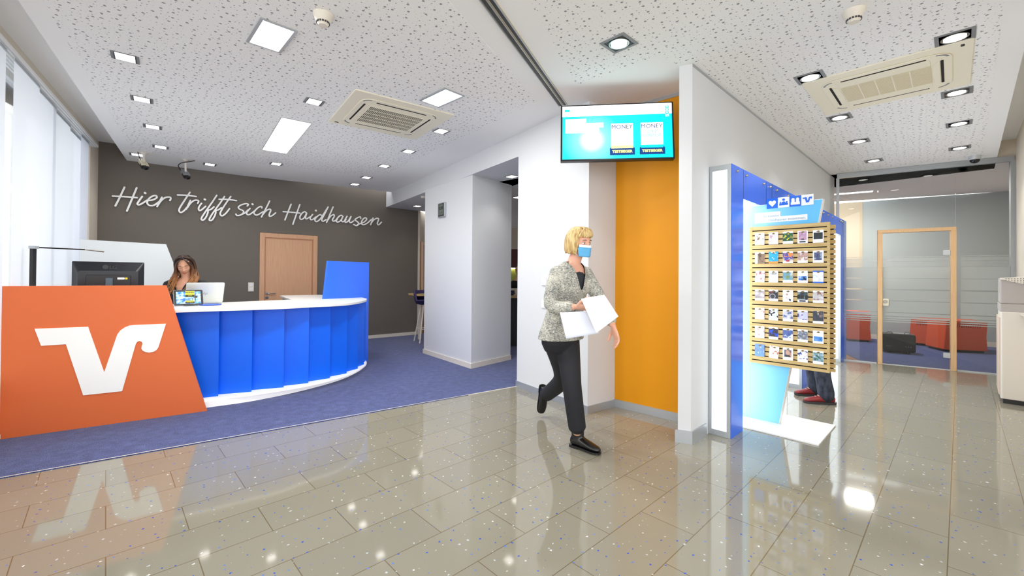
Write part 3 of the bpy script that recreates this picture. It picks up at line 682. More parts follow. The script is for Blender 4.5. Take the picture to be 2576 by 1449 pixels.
# ================================================================ CEILING FITTINGS
def square_lamp(px, py, lab, grp='small square ceiling lamps', z=HC, rz=ang(D), s=.135, nm='ceiling_lamp'):
    p = G(px, py, z); t = thing(nm, lab, 'ceiling lamp', p, rz, grp); h = s/2
    m = MB(); m.box(-h-.016, -h, -h-.004, h+.004, -.008, 0).box(h, h+.016, -h-.004, h+.004, -.008, 0).box(-h, h, h, h+.006, -.008, 0).box(-h, h, -h-.006, -h, -.008, 0); m.build('frame', mgrey, t)
    MB().box(-h, -h+.01, -h, h, -.007, -.0).box(h-.01, h, -h, h, -.007, 0).build('reflector', dgrey, t)
    MB().box(-h+.008, h-.008, -h, h, -.0065, -.001).build('diffuser', led2, t)
    return t, p
sl = [(315, 143, 'small square ceiling lamp nearest the blinds, highest in the picture'), (357, 249, 'small square ceiling lamp, second along the blinds from the camera'), (384, 318, 'small square ceiling lamp, third along the blinds from the camera'),
      (404, 369, 'small square ceiling lamp, fourth along the blinds, above the left camera'), (345, 388.5, 'small square ceiling lamp right beside the left pole camera'), (528, 413, 'small square ceiling lamp above the word written second on the dark wall'),
      (695, 411.5, 'small square ceiling lamp just below the large bright panel by the dark wall'), (790, 255, 'small square ceiling lamp left of the cream air conditioner'), (1110, 329, 'small square ceiling lamp at the right corner of the cream air conditioner'),
      (1028, 380, 'small square ceiling lamp between air conditioner and white wall'), (967, 417, 'small square ceiling lamp, third from the dark wall corner'), (922, 446, 'small square ceiling lamp, second from the dark wall corner'), (893, 463, 'small square ceiling lamp closest to the dark wall')]
LPOS = []
for a in sl: LPOS.append(square_lamp(*a)[1])
for a in [(1050, 518, 'small square lamp in the soffit left of the white pier'), (1288, 443.5, 'small square lamp in the soffit right of the white pier'), (1303, 496, 'half hidden small lamp deep behind the right opening')]:
    square_lamp(*a, grp='small square lamps in the lower ceiling', z=HS)
def panel(px4, lab, frame=.02):
    P = [V2(G(x, y, HC)) for x, y in px4]; c = sum(P, Vector((0, 0)))/4
    d = ((P[1]-P[0])+(P[2]-P[3])).normalized(); Lx = ((P[1]-P[0]).length+(P[2]-P[3]).length)/4; Ly = ((P[3]-P[0]).length+(P[2]-P[1]).length)/4
    t = thing('ceiling_light_panel', lab, 'ceiling light', (*c, HC), ang(d), 'large bright ceiling panels')
    m = MB()
    for x0, x1, y0, y1 in ((-Lx, -Lx+frame, -Ly, Ly), (Lx-frame, Lx, -Ly, Ly), (-Lx+frame, Lx-frame, -Ly, -Ly+frame*.6), (-Lx+frame, Lx-frame, Ly-frame*.6, Ly)): m.box(x0, x1, y0, y1, -.012, 0)
    m.build('frame', alu if frame > .01 else alu_l, t)
    MB().box(-Lx+frame, Lx-frame, -Ly+frame*.6, Ly-frame*.6, -.009, -.001).build('diffuser', led, t); return t, c, Lx, Ly, ang(d)
PL = [panel([(655, 42), (750, 77), (706, 131), (618, 101)], 'square bright ceiling panel nearest the camera'),
      panel([(700, 292), (779, 307), (727, 386), (664, 375)], 'long bright ceiling panel above the beech door', .008),
      panel([(1117, 218), (1168, 240), (1106, 268), (1056, 251)], 'bright ceiling panel above the air conditioner on the left')]
def round_lamp(px, py, lab, z=HC, s=.2, grp='square framed round downlights'):
    p = G(px, py, z); t = thing('downlight', lab, 'downlight', p, ang(A), grp); h = s/2
    m = MB()
    for x0, x1, y0, y1 in ((-h, h, -h, -h+.022), (-h, h, h-.022, h), (-h, -h+.022, -h+.022, h-.022), (h-.022, h, -h+.022, h-.022)): m.box(x0, x1, y0, y1, -.006, 0)
    m.build('frame', mgrey, t)
    MB().box(-h+.02, h-.02, -h+.02, h-.02, -.002, -.0002).build('housing', dgrey, t)
    r = h*.72
    MB().lathe([(r, -.002), (r, -.009), (r*.88, -.009), (r*.88, -.002)], n=28).build('gimbal_ring', chrome, t, smooth=True)
    MB().lathe([(r*.8, -.002), (r*.8, -.008), (.001, -.010)], n=28).build('lamp_lens', led2, t)
    return p
rl = [(1557, 108, 'round downlight in a square frame left of the orange wall, largest seen'), (2402, 93, 'round downlight in a square frame, highest of the right hand row'), (2038, 194, 'round downlight at the left end of the right air conditioner'),
      (2407, 232, 'round downlight just below the right end of the right air conditioner'), (2412, 310.5, 'round downlight, third down in the right hand row'), (2414, 371.5, 'round downlight, lowest of the right hand row, beside the dome camera'),
      (2112, 295, 'round downlight just below the left end of the right air conditioner'), (2161, 355, 'round downlight, second from the glass partition in the left row'), (2198, 403.5, 'round downlight, closest to the glass partition in the left row')]
RPOS = [round_lamp(*a) for a in rl]
def aircon(px4, lab, dark_grille):
    sy = 1 if dark_grille else -1
    P = [V2(G(x, y, HC)) for x, y in px4]; c = sum(P, Vector((0, 0)))/4; d = ((P[1]-P[0])+(P[2]-P[3])).normalized(); h = .505
    rz = ang(d)
    t = thing('air_conditioner', lab, 'air conditioner', (*c, HC), rz, 'ceiling cassette air conditioners')
    t.scale.z = .6
    MB().rbox(-h, h, -h, h, -.02, 0, .02, 3).build('casing', cream_pl, t, bevel=.006)
    MB().rbox(-.4, .4, -.4, .4, -.032, -.02, .12, 8).build('body', cream_pl, t, bevel=.006)
    MB().rbox(-.33, .33, -.28, .28, -.037, -.032, .03, 3).build('intake_cover', cream_pl, t, bevel=.003)
    m = MB()
    if dark_grille:
        MB().box(-.28, .28, -.24, .24, -.0385, -.037).build('grille', void, t)
        for k in range(36): x = -.28+.016*k; m.box(x-.003, x+.003, -.24, .24, -.043, -.0385)
        for k in range(6): y = -.24+.096*k; m.box(-.283, .283, y-.0025, y+.0025, -.044, -.0385)
        m.build('grille_bars', cream_pl, t)
    else:
        MB().box(-.2, .2, -.28, .28, -.040, -.037).build('grille', cream_d, t)
        for k in range(21): x = -.2+.02*k; m.box(x-.002, x+.002, -.28, .28, -.042, -.040)
        for k in range(4): y = -.16+.107*k; m.box(-.2, .2, y-.004, y+.004, -.0425, -.040)
        m.build('grille_bars', cream_pl, t)
    for k in range(4):
        q = k*math.pi/2; rot = Matrix.Rotation(q, 3, 'Z')
        m = MB()
        m.rbox(-.26, .26, .335, .352, -.0345, -.032, .006, 2); o = m.build('air_slot', void, t); o.rotation_euler.z = q
        m = MB(); m.prism([(-.255, .332), (.255, .332), (.2, .295), (.0, .285), (-.2, .295)], -.038, -.032); o = m.build('louvre', cream_pl, t, bevel=.003); o.rotation_euler.z = q
        m = MB(); P_ = [(.30+.085*math.cos(a), .30+.085*math.sin(a)) for a in [R(10+70*i/6) for i in range(7)]]; P2 = [(.30+.07*math.cos(a), .30+.07*math.sin(a)) for a in [R(10+70*i/6) for i in range(7)]][::-1]
        m.prism(P_+P2, -.0345, -.032); o = m.build('corner_recess', mgrey, t); o.rotation_euler.z = q
    MB().rbox(-.45, -.41, sy*.45-.01, sy*.45+.01, -.0225, -.02, .004, 2).build('sensor', black, t)
    return t
aircon([(895, 231), (1131, 290), (1047, 346), (834, 300)], 'cream ceiling air conditioner with dark grille above the counter', True)
aircon([(2424, 112), (2420, 212), (2085, 275), (2038, 210)], 'cream ceiling air conditioner on the right with beige grille', False)
def detector(px, py, lab):
    p = G(px, py, HC); t = thing('smoke_detector', lab, 'smoke detector', p, 0, 'ceiling smoke detectors')
    MB().lathe([(.062, 0), (.062, -.012), (.055, -.022), (.05, -.035)]).build('base', cream_trim, t, smooth=True)
    hd_ = MB().lathe([(.05, -.035), (.044, -.045), (.036, -.062), (.03, -.068), (.028, -.074), (.001, -.076)]).build('sensor_head', cream_trim, t, smooth=True)
    m = MB()
    for k in range(16):
        a = k*math.pi/8; m.box(-.0055, .0055, -.002, .002, 0, .012); 
        for v in m.b.verts[-8:]: v.co = Matrix.Rotation(a, 3, 'Z') @ (v.co+Vector((0, .0385, -.062)))
    m.build('vents', dgrey, t)
detector(813, 36, 'round white smoke detector beside the square bright panel'); detector(2148, 27, 'round white smoke detector above the right air conditioner')
sdp = G(1066, 494, HS); o = MB().lathe([(.05, 0), (.05, -.02), (.04, -.035), (.001, -.036)]).build('smoke_detector', cream_trim, None, sdp, smooth=True); tag(o, 'white detector half hidden at the edge of the pier soffit', 'smoke detector')
dm = G(2452, 392, HC); t = thing('dome_camera', 'dark dome camera on the ceiling above the glass partition', 'security camera', dm)
MB().lathe([(.062, 0), (.062, -.045), (.055, -.055)]).build('housing', alu_l, t, smooth=True)
MB().lathe([(.052, -.05), (.05, -.07), (.04, -.088), (.022, -.1), (.001, -.103)]).build('dome', mat('smoked_dome', (24, 24, 28), .08), t, smooth=True)
def pole_cam(px, py, py2, lab, light, cab):
    p = G(px, py, HC); t = thing('pole_camera', lab, 'security camera', p, 0, 'cameras hanging on poles')
    Lz = p.z-Y(px, py2, p.y).z
    MB().lathe([(.05, 0), (.035, -.012), (.018, -.03), (.013, -.04), (.013, -Lz)]).build('pole', cream_trim, t, smooth=True)
    b = MB().rbox(-.11, .09, -.04, .04, -.03, .035, .012, 3, 'x').build('camera_body', light, t, bevel=.004)
    b.location = (0, 0, -Lz-.03); b.rotation_euler = (0, R(32), R(-38))
    MB().rbox(.0, .094, -.043, .043, -.035, .02, .02, 3, 'x').build('front_shell', black, b)
    MB().lathe([(.022, .07), (.026, .1), (.024, .14), (.02, .14), (.018, .12)], axis='x').build('lens', black, b, smooth=True)
    MB().tube(smooth_path(cab, 6), .006).build('cable', black, t, smooth=True)
pole_cam(362, 384, 408, 'pole camera with a pale body next to a small lamp', mat('pale_cam', (216, 206, 180), .4), [(-.06, -.03, 0), (-.05, -.02, -.05), (-.045, 0, -.12), (-.07, 0, -.17)])
pole_cam(467, 401.5, 433, 'pole camera with a curled cable, right of the pale one', mgrey, [(.1, .05, 0), (.06, .0, -.03), (-.03, -.03, -.055), (-.09, -.02, -.09), (-.09, 0, -.13), (-.07, 0, -.16)])

# wall clock
ck = W(1114, 529, p1l, p1c); cl = thing('wall_clock', 'grey digital wall clock on the white pier', 'clock', ck, ang(p1c-p1l))
MB().rbox(-.11, .11, -.03, 0, -.115, .115, .014, 3, 'y').build('case', alu, cl, bevel=.005)
MB().rbox(-.085, .085, -.034, -.03, -.095, .1, .006, 2, 'y').build('face_frame', dgrey, cl)
MB().box(-.078, .078, -.0355, -.034, -.075, .09).build('lcd', mat('lcd_grey', (104, 110, 104), .3), cl)
text('digits', '12:38', .062, black, cl, (-.005, -.0362, .01), align='CENTER', bold=.0008, sx=.95); text('digits', '12  2 0', .03, dgrey, cl, (0, -.0362, -.05), align='CENTER')

# television
tl_, tr_, br_, blc = Y(1411, 266, 3.77), Y(1693, 248, 3.66), Y(1691, 404, 3.74), Y(1415, 416, 3.85)
tvd = unit(tl_, tr_); tw = (tr_-tl_).length; th = ((tl_-blc).length+(tr_-br_).length)/2
tv = thing('television', 'large television screen hanging beside the orange wall', 'television', ((tl_+tr_)/2 if False else Vector(tl_)), ang(tvd))
tvb = MB().rbox(0, tw, 0, .045, -th, 0, .004, 2, 'y').build('casing', black, tv, bevel=.002)
tvb.rotation_euler.x = R(-8)*1
bz = .014
def emi(n, c, s=1.0): return mat(n, (0, 0, 0) if False else c, .6, emit=s, spec=.1)
scr = emi('screen_turquoise', (20, 225, 240), 1.15)
tcn = coords(scr, kind='Object'); sx_ = N(scr, 'ShaderNodeVectorMath', operation='DISTANCE'); LK(scr, tcn, sx_.inputs[0]); sx_.inputs[1].default_value = (.28*tw, 0, -.64*th)
cr = ramp(scr, sx_.outputs['Value'], [(.06, (255, 255, 255)), (.12, (150, 250, 255)), (.26, (40, 235, 248)), (.55, (0, 225, 240))]); LK(scr, cr, bsdf(scr).inputs['Emission Color']); bsdf(scr).inputs['Base Color'].default_value = (.01, .01, .01, 1)
swh = emi('screen_white', (255, 255, 255), 1.1); spl = emi('screen_pale', (120, 205, 208), .7); stq = emi('screen_teal', (20, 190, 200), .8); snv = emi('screen_navy', (30, 60, 120), .6); syl = emi('screen_yellow', (240, 236, 130), .9); sol = emi('screen_olive', (216, 216, 140), .9)
def tq_(x0, x1, z0, z1, lv, nm, m): return MB().box(x0*tw, x1*tw, -.001-lv*.0006, -.0004-lv*.0006+.0, -z1*th, -z0*th).build(nm, m, tvb)
MB().box(bz, tw-bz, -.001, 0, -th+bz, -bz).build('screen', scr, tvb)
tq_(.014, .986, .022, .21, 1, 'header_bar', swh)
tq_(.035, .082, .085, .12, 2, 'screen_logo', stq)
def tvt(s, x, z, size, m, al='LEFT', b=0): return text('screen_text', s, size*th, m, tvb, (x*tw, -.0036, -z*th), align=al, ext=.0003, bold=b)
tvt('Münchner Bank eG', .095, .135, .062, spl)
tq_(.042, .23, .255, .335, 1, 'caption_bar', swh); tq_(.042, .385, .335, .42, 1, 'caption_bar', swh); tq_(.042, .345, .42, .51, 1, 'caption_bar', swh)
tvt('In München', .055, .315, .058, spl); tvt('sind wir die Nummer eins', .055, .4, .058, spl); tvt('privat und geschäftlich.', .055, .485, .058, spl)
for k, s in enumerate(('\u2665', 'i', 'M', 'v')):
    tq_(.93, .96, .07+.05*k, .11+.05*k, 2, 'screen_icon', stq if k != 3 else swh)
    tq_(.938, .952, .082+.05*k, .098+.05*k, 3, 'screen_icon', swh if k != 3 else stq)
for x, c1_, c2_ in ((.44, sol, sol), (.70, stq, stq)):
    tq_(x+.012, x+.205, .36, .80, 1, 'award_card', swh); tq_(x+.012, x+.205, .75, .80, 2, 'award_stripe', c1_)
    tvt('MONEY', x+.108, .455, .1, snv, 'CENTER', 0); tvt('CITY', x+.108, .55, .07, c2_, 'CENTER', 0); tvt('CONTEST', x+.108, .61, .068, c2_, 'CENTER', 0)
    tvt('MÜNCHEN', x+.108, .69, .03, spl, 'CENTER'); tvt('PRIVATKUNDEN', x+.108, .718, .026, snv, 'CENTER'); tvt('BERATUNG & SERVICE', x+.108, .742, .024, snv, 'CENTER')
    tq_(x, x+.218, .80, .915, 2, 'award_base', snv); tvt('TESTSIEGER', x+.108, .875, .062, syl, 'CENTER', .0012)
    mb = MB().prism([(x*tw, -.8*th), ((x+.012)*tw, -.8*th), ((x+.012)*tw, -.775*th)], -.0022, -.0016, 'y'); mb.build('award_base', snv, tvb)
    mb = MB().prism([((x+.218)*tw, -.8*th), ((x+.205)*tw, -.8*th), ((x+.205)*tw, -.775*th)], -.0022, -.0016, 'y'); mb.build('award_base', snv, tvb)
ar = MB(); ar.box(tw*.46, tw*.54, .045, .2, -th*.55, -th*.42); ar.box(tw*.38, tw*.62, .045, .06, -th*.75, -th*.25); ar.build('wall_bracket', dgrey, tv)

# sockets and baseboard details on the middle wall
for yy, lab in ((708, 'upper of two small white switches on the middle wall behind the walking person'), (765, 'lower of two small white switches on the middle wall behind the walking person')):
    p = W(1369, yy, w2a, w2b); s = thing('wall_switch', lab, 'switch', p, ang(w2b-w2a), 'switches on the middle wall')
    MB().rbox(-.04, .04, -.01, 0, -.045, .045, .006, 2, 'y').build('plate', white, s, bevel=.002); MB().rbox(-.028, .028, -.014, -.01, -.033, .033, .004, 2, 'y').build('rocker', laminate, s)

# ================================================================ BLUE PORTAL WITH BACKLIT BAYS
pcn = g2(1838, 1104); pw = g2(1780, 1094); pf = ewr+A*.29
pd = thing('machine_portal', 'blue portal frame along the white wall with backlit white bays', 'portal', (*pcn, 0), ang(A))
# local x along A, local y = left normal (towards wall)
PH = W(1838, 410.5, pcn, pcn+A).z
PD = abs((ewr-pcn).dot(B))             # depth to the wall
PLn = (V2(W(2128, 908, pcn, pcn+A))-pcn).dot(A)
def pl_(px, py): p = W(px, py, pcn, pcn+A); return ((V2(p)-pcn).dot(A), p.z)
cw = pl_(1867, 1085)[0]
z_b = pl_(1868, 500)[1]
fx = pl_(2115, 900)[0]; mxa, mxb = pl_(2018, 980)[0], pl_(2035, 965)[0]
def lightpost(x0, x1, y1):
    m = MB().box(x0, x1, 0, .004, 0, z_b); m.build('blue_post', blue_p, pd)
    MB().box(x0+.002, x1-.002, .004, y1, 0, z_b).build('post_core', alu_l, pd)
MB().box(0, cw, -.004, 0, 0, PH).build('blue_post', blue_p, pd)
MB().box(0, cw, 0, PD-.003, 0, PH-.02).build('post_core', alu_l, pd)
fr_ = .028
MB().box(-.012, 0, 0, PD-.003, 0, PH-.0).build('end_frame', alu, pd, bevel=.002)
MB().box(-.0145, -.012, fr_, PD-fr_, .05, PH-.045).build('lightbox_end', lightbox, pd)
# long head panel
MB().box(cw, PLn, -.004, 0, z_b, PH).build('blue_head', blue_p, pd)
MB().box(cw, PLn, 0, PD-.003, z_b, PH-.02).build('head_core', alu_l, pd)
MB().box(0, PLn, 0, PD-.003, PH-.02, PH).build('top_cap', alu_l, pd)
for x in (cw*1.0, cw+.62, cw+.80, cw+1.35, cw+2.0, cw+2.7, PLn-.35):
    MB().box(x-.002, x+.002, -.0048, -.004, z_b, PH-.005).build('panel_joint', void, pd)
for x in (.1, .32, .78, .98, 1.2, 1.6, 2.2, 2.8, 3.3, 3.6, 3.9, 4.5, 4.65): 
    if x < PLn: MB().lathe([(.011, 0), (.011, -.012), (.006, -.02)], (x, -.004, PH-.045), axis='y').build('panel_button', chrome, pd, smooth=True)
MB().box(fx, PLn, -.004, 0, 0, z_b).build('blue_post', blue_p, pd); MB().box(fx, PLn, 0, PD-.003, 0, z_b).build('post_core', alu_l, pd)
MB().box(mxa, mxb, -.004, 0, 0, z_b).build('blue_post', blue_p, pd); MB().box(mxa, mxb, 0, PD-.003, 0, z_b).build('post_core', alu_l, pd)
MB().box(mxa-.012, mxa, 0, PD-.003, 0, z_b).build('end_frame', alu, pd); MB().box(mxa-.0145, mxa-.012, fr_, PD-fr_, .05, z_b-.03).build('lightbox_end', lightbox, pd)
lbx = mat('backlit_bay', (248, 252, 255), .3, emit=1.5*LAMP, ecol=(240, 249, 255))
MB().box(cw+.01, mxa-.014, PD-.02, PD-.004, .03, z_b-.01).build('lightbox_bay', lbx, pd)
MB().box(mxb+.002, fx-.002, PD-.02, PD-.004, .03, z_b-.01).build('lightbox_bay', lbx, pd)
MB().box(cw+.03, mxa-.02, .03, PD-.03, z_b-.012, z_b-.002).build('lightbox_soffit', lbx, pd); MB().box(mxb+.02, fx-.02, .03, PD-.03, z_b-.012, z_b-.002).build('lightbox_soffit', lbx, pd)
m = MB()
MB().box(cw+.012, cw+.014, .03, PD-.03, .05, z_b-.02).build('lightbox_side', lbx, pd)
MB().box(fx-.0145, fx-.002, .0, .03, .02, z_b).build('end_frame', alu_l, pd); MB().box(fx-.02, fx-.0145, .03, PD-.03, .05, z_b-.02).build('lightbox_end', lightbox, pd)

# ================================================================ LEAFLET DISPLAY
ft = g2(1960, 1070)
dsp = thing('leaflet_display', 'double sided slatted wood leaflet display on a slanted sky blue stand', 'display stand', (*ft, 0), ang(B))
# local x along B (towards camera right), y = left normal = A (away)
def dlc(P): P = V2(P)-ft; return (P.dot(B), P.dot(A))
b1_, b2_, b3_, b4_ = dlc(G(1866.7, 1076)), dlc(G(2062, 1123)), dlc(G(2100, 1072)), dlc(G(1972, 1046))
bx0 = -.66; bx1 = (b2_[0]+b3_[0])/2; by0 = (b2_[1]*.5+b1_[1]*.5); by1 = (b3_[1])
MB().box(bx0, bx1, by0, by1, 0, .012).build('base_plate', laminate, dsp, bevel=.002)
def dps(x, y, back=0):
    P = ft-A*back; p = W(x, y, P, P+B); return ((V2(p)-ft).dot(B), p.z)
zT = dps(2070, 500)[1]; xT = dps(2070, 500)[0]; PT_ = .075
sky = mat('sky_blue_print_washed', (92, 186, 240), .35); 
n = N(sky, 'ShaderNodeSeparateXYZ'); LK(sky, coords(sky), n.inputs[0]); 
LK(sky, ramp(sky, math_(sky, 'ADD', math_(sky, 'MULTIPLY', n.outputs[0], .9), .75), [(.1, (214, 240, 250)), (.9, (96, 190, 242))]), bsdf(sky).inputs['Base Color'])  # paler left side is an overexposed wash put into the print colour
xs = xT/zT
MB().prism([(-.62, .012), (0, .012), (xT, zT), (-.62+xT*.62, zT)], 0, PT_, 'y').build('stand_core', laminate, dsp)
MB().prism([(-.617, .014), (-.003, .014), (xT-.003, zT-.004), (-.617+xT*.62, zT-.004)], -.003, 0, 'y').build('printed_face', sky, dsp)
bb = .05
cb1_, cb2_ = dps(1886, 572, bb), dps(2089, 558, bb); cb3_, cb4_ = dps(2084, 937, bb), dps(1885, 912, bb)
sx0, sx1 = (cb1_[0]+cb4_[0])/2, (cb2_[0]+cb3_[0])/2; sz0, sz1 = (cb3_[1]+cb4_[1])/2, (cb1_[1]+cb2_[1])/2
pitch = (sz1-sz0)/29.6
def slat_board(nm, y0, y1, x0, x1, dz, fingers):
    MB().box(x0+.01, x1-.012, (y0+y1)/2, max(y0, y1)-.002, sz0+.01+dz, sz1-.01+dz).build('backing', void, dsp)
    m = MB(); z = sz1+dz
    k = 0
    while z > sz0+dz+.004:
        zb_ = max(z-pitch+.0095, sz0+dz); m.box(x0, x1, y0, y1, zb_, z); z -= pitch; k += 1
    if not fingers:
        m.box(x0-.001, x0+.022, y0-.0012, y1, sz0, sz1); m.box(x1-.016, x1+.001, y0-.0012, y1, sz0, sz1)
    m.build(nm, maple, dsp)
slat_board('slatted_board', -bb, -bb+.024, sx0, sx1, 0, False)
slat_board('slatted_board', PT_+.012, PT_+.036, sx0, sx1+.015, -.012, True)
MB().box(sx0+.1, sx1-.1, -bb+.024, 0, sz0+.15, sz0+.2).box(sx0+.1, sx1-.1, -bb+.024, 0, sz1-.2, sz1-.15).box(sx0+.1, sx1-.06, PT_, PT_+.012, sz0+.15, sz0+.2).build('spacer', maple, dsp)
# icon tiles on the top edge
blt = mat('icon_blue', (20, 104, 220), .4)
i0_, i1_ = dps(1929, 525, .012), dps(2047, 489, .012); it = (i1_[0]-i0_[0])/4; iz0 = i0_[1]-.002; iz1 = iz0+it*1.02
def ic(k, mm): return MB().box(i0_[0]+k*it, i0_[0]+(k+1)*it-.001, -.014, -.003, iz0, iz1).build('icon_tile', mm, dsp)
icx = [i0_[0]+(k+.5)*it for k in range(4)]; icz = (iz0+iz1)/2; u_ = it/2
tls = [ic(0, blt), ic(1, laminate), ic(2, blt), ic(3, laminate)]
hp = []
for k in range(28):
    a = 2*math.pi*k/28; hp.append((icx[0]+u_*.042*16*math.sin(a)**3, icz+u_*.045*(13*math.cos(a)-5*math.cos(2*a)-2*math.cos(3*a)-math.cos(4*a))))
MB().prism(hp, -.0155, -.014, 'y').build('heart_icon', laminate, tls[0])
m = MB()
def arch(m, cx, z0, w_, h_, r_=None):
    m.prism([(cx-w_/2, z0), (cx+w_/2, z0), (cx+w_/2, z0+h_)]+[(cx+w_/2*math.cos(a), z0+h_+w_/2*math.sin(a)) for a in [math.pi*k/10 for k in range(1, 10)]]+[(cx-w_/2, z0+h_)], -.0155, -.014, 'y')
m.box(icx[1]-u_*.75, icx[1]+u_*.75, -.0155, -.014, icz-u_*.6, icz-u_*.3)
arch(m, icx[1], icz-u_*.35, u_*.75, u_*.12); 
for dx in (-.55, .55): arch(m, icx[1]+dx*u_, icz-u_*.35, u_*.42, 0)
for dx, dz, r_ in ((0, .5, .24), (-.55, .0, .14), (.55, .0, .14)): m.prism([(icx[1]+dx*u_+r_*u_*math.cos(a), icz+dz*u_+r_*u_*math.sin(a)) for a in [2*math.pi*k/14 for k in range(14)]], -.0155, -.014, 'y')
m.build('people_icon', blt, tls[1])
m = MB()
for dx in (-.38, .38):
    arch(m, icx[2]+dx*u_, icz-u_*.2, u_*.55, u_*.55); m.box(icx[2]+dx*u_-u_*.38, icx[2]+dx*u_+u_*.38, -.0155, -.014, icz-u_*.7, icz-u_*.2)
m.build('towers_icon', laminate, tls[2])
lx0, lx1 = min(x for x, y in lg), max(x for x, y in lg); ly0, ly1 = min(y for x, y in lg), max(y for x, y in lg)
MB().prism([(icx[3]+((x-lx0)/(lx1-lx0)-.5)*u_*1.6, icz-((y-ly0)/(ly1-ly0)-.5)*u_*1.1) for x, y in lg], -.0155, -.014, 'y').build('emblem_icon', blt, tls[3])
c1a, c1b = dps(1899, 545, .006), dps(1963, 533, .006); c2b = dps(2031, 541, .006)
hb = .05
MB().box(c1a[0], c1b[0], -.005, -.003, dps(2030, 538.5, .006)[1], dps(1963, 531, .006)[1]).build('caption_strip', laminate, dsp)
MB().box(c1a[0], c2b[0], -.005, -.003, dps(2030, 552, .006)[1]-.002, dps(2030, 538.5, .006)[1]).build('caption_strip', laminate, dsp)
gtx = mat('caption_blue', (120, 160, 190), .5)
text('caption_text', 'So kommt', .03, gtx, dsp, (c1b[0]-.01, -.0056, dps(1963, 544, .006)[1]), align='RIGHT', ext=.0004); text('caption_text', 'Haidhausen zusammen.', .03, gtx, dsp, (c2b[0]-.01, -.0056, dps(2030, 549.5, .006)[1]), align='RIGHT', ext=.0004)
# the leaflets : x,y of the top left pixel and width, height in the photo give the place on the board
cx5 = [(1899.5, 1923), (1934, 1957.5), (1969.5, 1995), (2006.5, 2032), (2045, 2072)]
rows_y = [((586.5, 616), (578.5, 610.5)), ((634, 663), (630, 661)), ((681, 710), (681, 712)), ((728, 756), (731, 762)), ((774, 803), (782.5, 814)), ((820, 850), (832, 864)), ((866, 896), (883, 916))]
desc = [
 ['with a sketched portrait on white', 'with a thin pink swirl on grey', 'with green vegetables', 'with a woman in a pink dress', 'with a dark square photo and round seal'],
 ['with a narrow brown photo at its right', 'in bright blue with an orange foot', 'with an orange figure on blue', 'with pale red and white swirls over white', 'with a blue grey framed photo of a rider'],
 ['with pink and violet blossoms', 'with the curved number 1869 on white', 'with a green and blue landscape', 'with a small blue portrait strip below scribbles', 'with blue bars at top and foot'],
 ['with an old grey radio picture', 'with a dark car wheel', 'with a small figure in a navy suit', 'with three dark chairs', 'with a pale interior photo'],
 ['with clasped hands in pink tones', 'with a desk scene in white and blue', 'with a grey house front', 'with violet sketched riders', 'with a dark suit and folded hands'],
 ['with two pale faces', 'with a dark kitchen over wood', 'with blue collage and yellow foot line', 'with a grey photo collage', 'with a blue portrait strip in the second row from the bottom'],
 ['in blue with a white middle', 'tilted, with a red haired cook in white', 'with a portrait of a man in glasses', 'with two people in blue', 'with palms above a pale building']]
pal = [
 [((250, 248, 240), (120, 90, 60), (60, 50, 30)), ((214, 206, 210), (190, 150, 160), (235, 230, 232)), ((44, 96, 60), (210, 200, 60), (30, 50, 60)), ((190, 150, 180), (70, 50, 60), (220, 200, 210)), ((34, 46, 50), (44, 54, 60), (38, 48, 54))],
 [((130, 110, 90), (90, 66, 50), (180, 80, 80)), ((40, 160, 220), (235, 245, 250), (60, 180, 230)), ((70, 80, 170), (235, 140, 60), (240, 220, 170)), ((200, 160, 150), (235, 235, 235), (120, 130, 120)), ((80, 90, 130), (160, 170, 190), (40, 40, 60))],
 [((240, 225, 235), (180, 90, 110), (150, 120, 170)), ((248, 248, 250), (230, 230, 236), (250, 250, 250)), ((110, 160, 180), (130, 150, 90), (200, 205, 190)), ((60, 130, 220), (30, 40, 70), (210, 220, 235)), ((246, 248, 252), (220, 228, 240), (250, 250, 252))],
 [((170, 160, 165), (210, 200, 205), (140, 130, 135)), ((50, 50, 52), (180, 180, 184), (150, 60, 60)), ((250, 250, 252), (30, 40, 80), (245, 245, 250)), ((60, 80, 84), (40, 50, 54), (150, 170, 180)), ((200, 196, 196), (160, 120, 110), (220, 222, 226))],
 [((225, 190, 185), (200, 90, 110), (240, 230, 225)), ((230, 236, 242), (40, 40, 50), (80, 150, 220)), ((200, 200, 210), (90, 110, 160), (235, 235, 235)), ((200, 200, 226), (60, 56, 140), (225, 225, 238)), ((60, 66, 78), (70, 76, 88), (150, 130, 130))],
 [((240, 225, 222), (190, 160, 160), (150, 130, 150)), ((60, 50, 60), (40, 80, 200), (120, 80, 66)), ((90, 110, 170), (230, 232, 240), (60, 80, 140)), ((130, 136, 150), (210, 214, 224), (70, 76, 90)), ((70, 140, 220), (30, 40, 70), (120, 180, 235))],
 [((110, 150, 220), (230, 220, 225), (120, 110, 120)), ((248, 244, 242), (200, 120, 90), (250, 250, 250)), ((110, 110, 124), (200, 150, 130), (50, 50, 60)), ((240, 240, 246), (50, 70, 140), (225, 200, 190)), ((120, 160, 170), (60, 90, 70), (225, 230, 240))]]
lay = {(0, 4): (.08, .92, .28, .8), (1, 0): (.3, 1, 0, .84), (1, 4): (.12, .88, .22, .84), (3, 2): (.32, .8, .08, .62), (2, 3): (.1, .9, .2, .55), (5, 4): (.1, .9, .18, .54), (6, 2): (.15, .85, .25, .82), (2, 4): (0, 1, .1, .9), (2, 1): (.1, .9, .1, .9), (0, 3): (.12, .9, .25, .95), (0, 0): (.15, .9, .25, .78), (4, 4): (0, 1, .2, 1), (1, 1): (0, 1, .16, 1), (2, 0): (0, 1, .05, .9), (6, 1): (0, 1, 0, 1), (5, 0): (0, 1, .2, .85)}
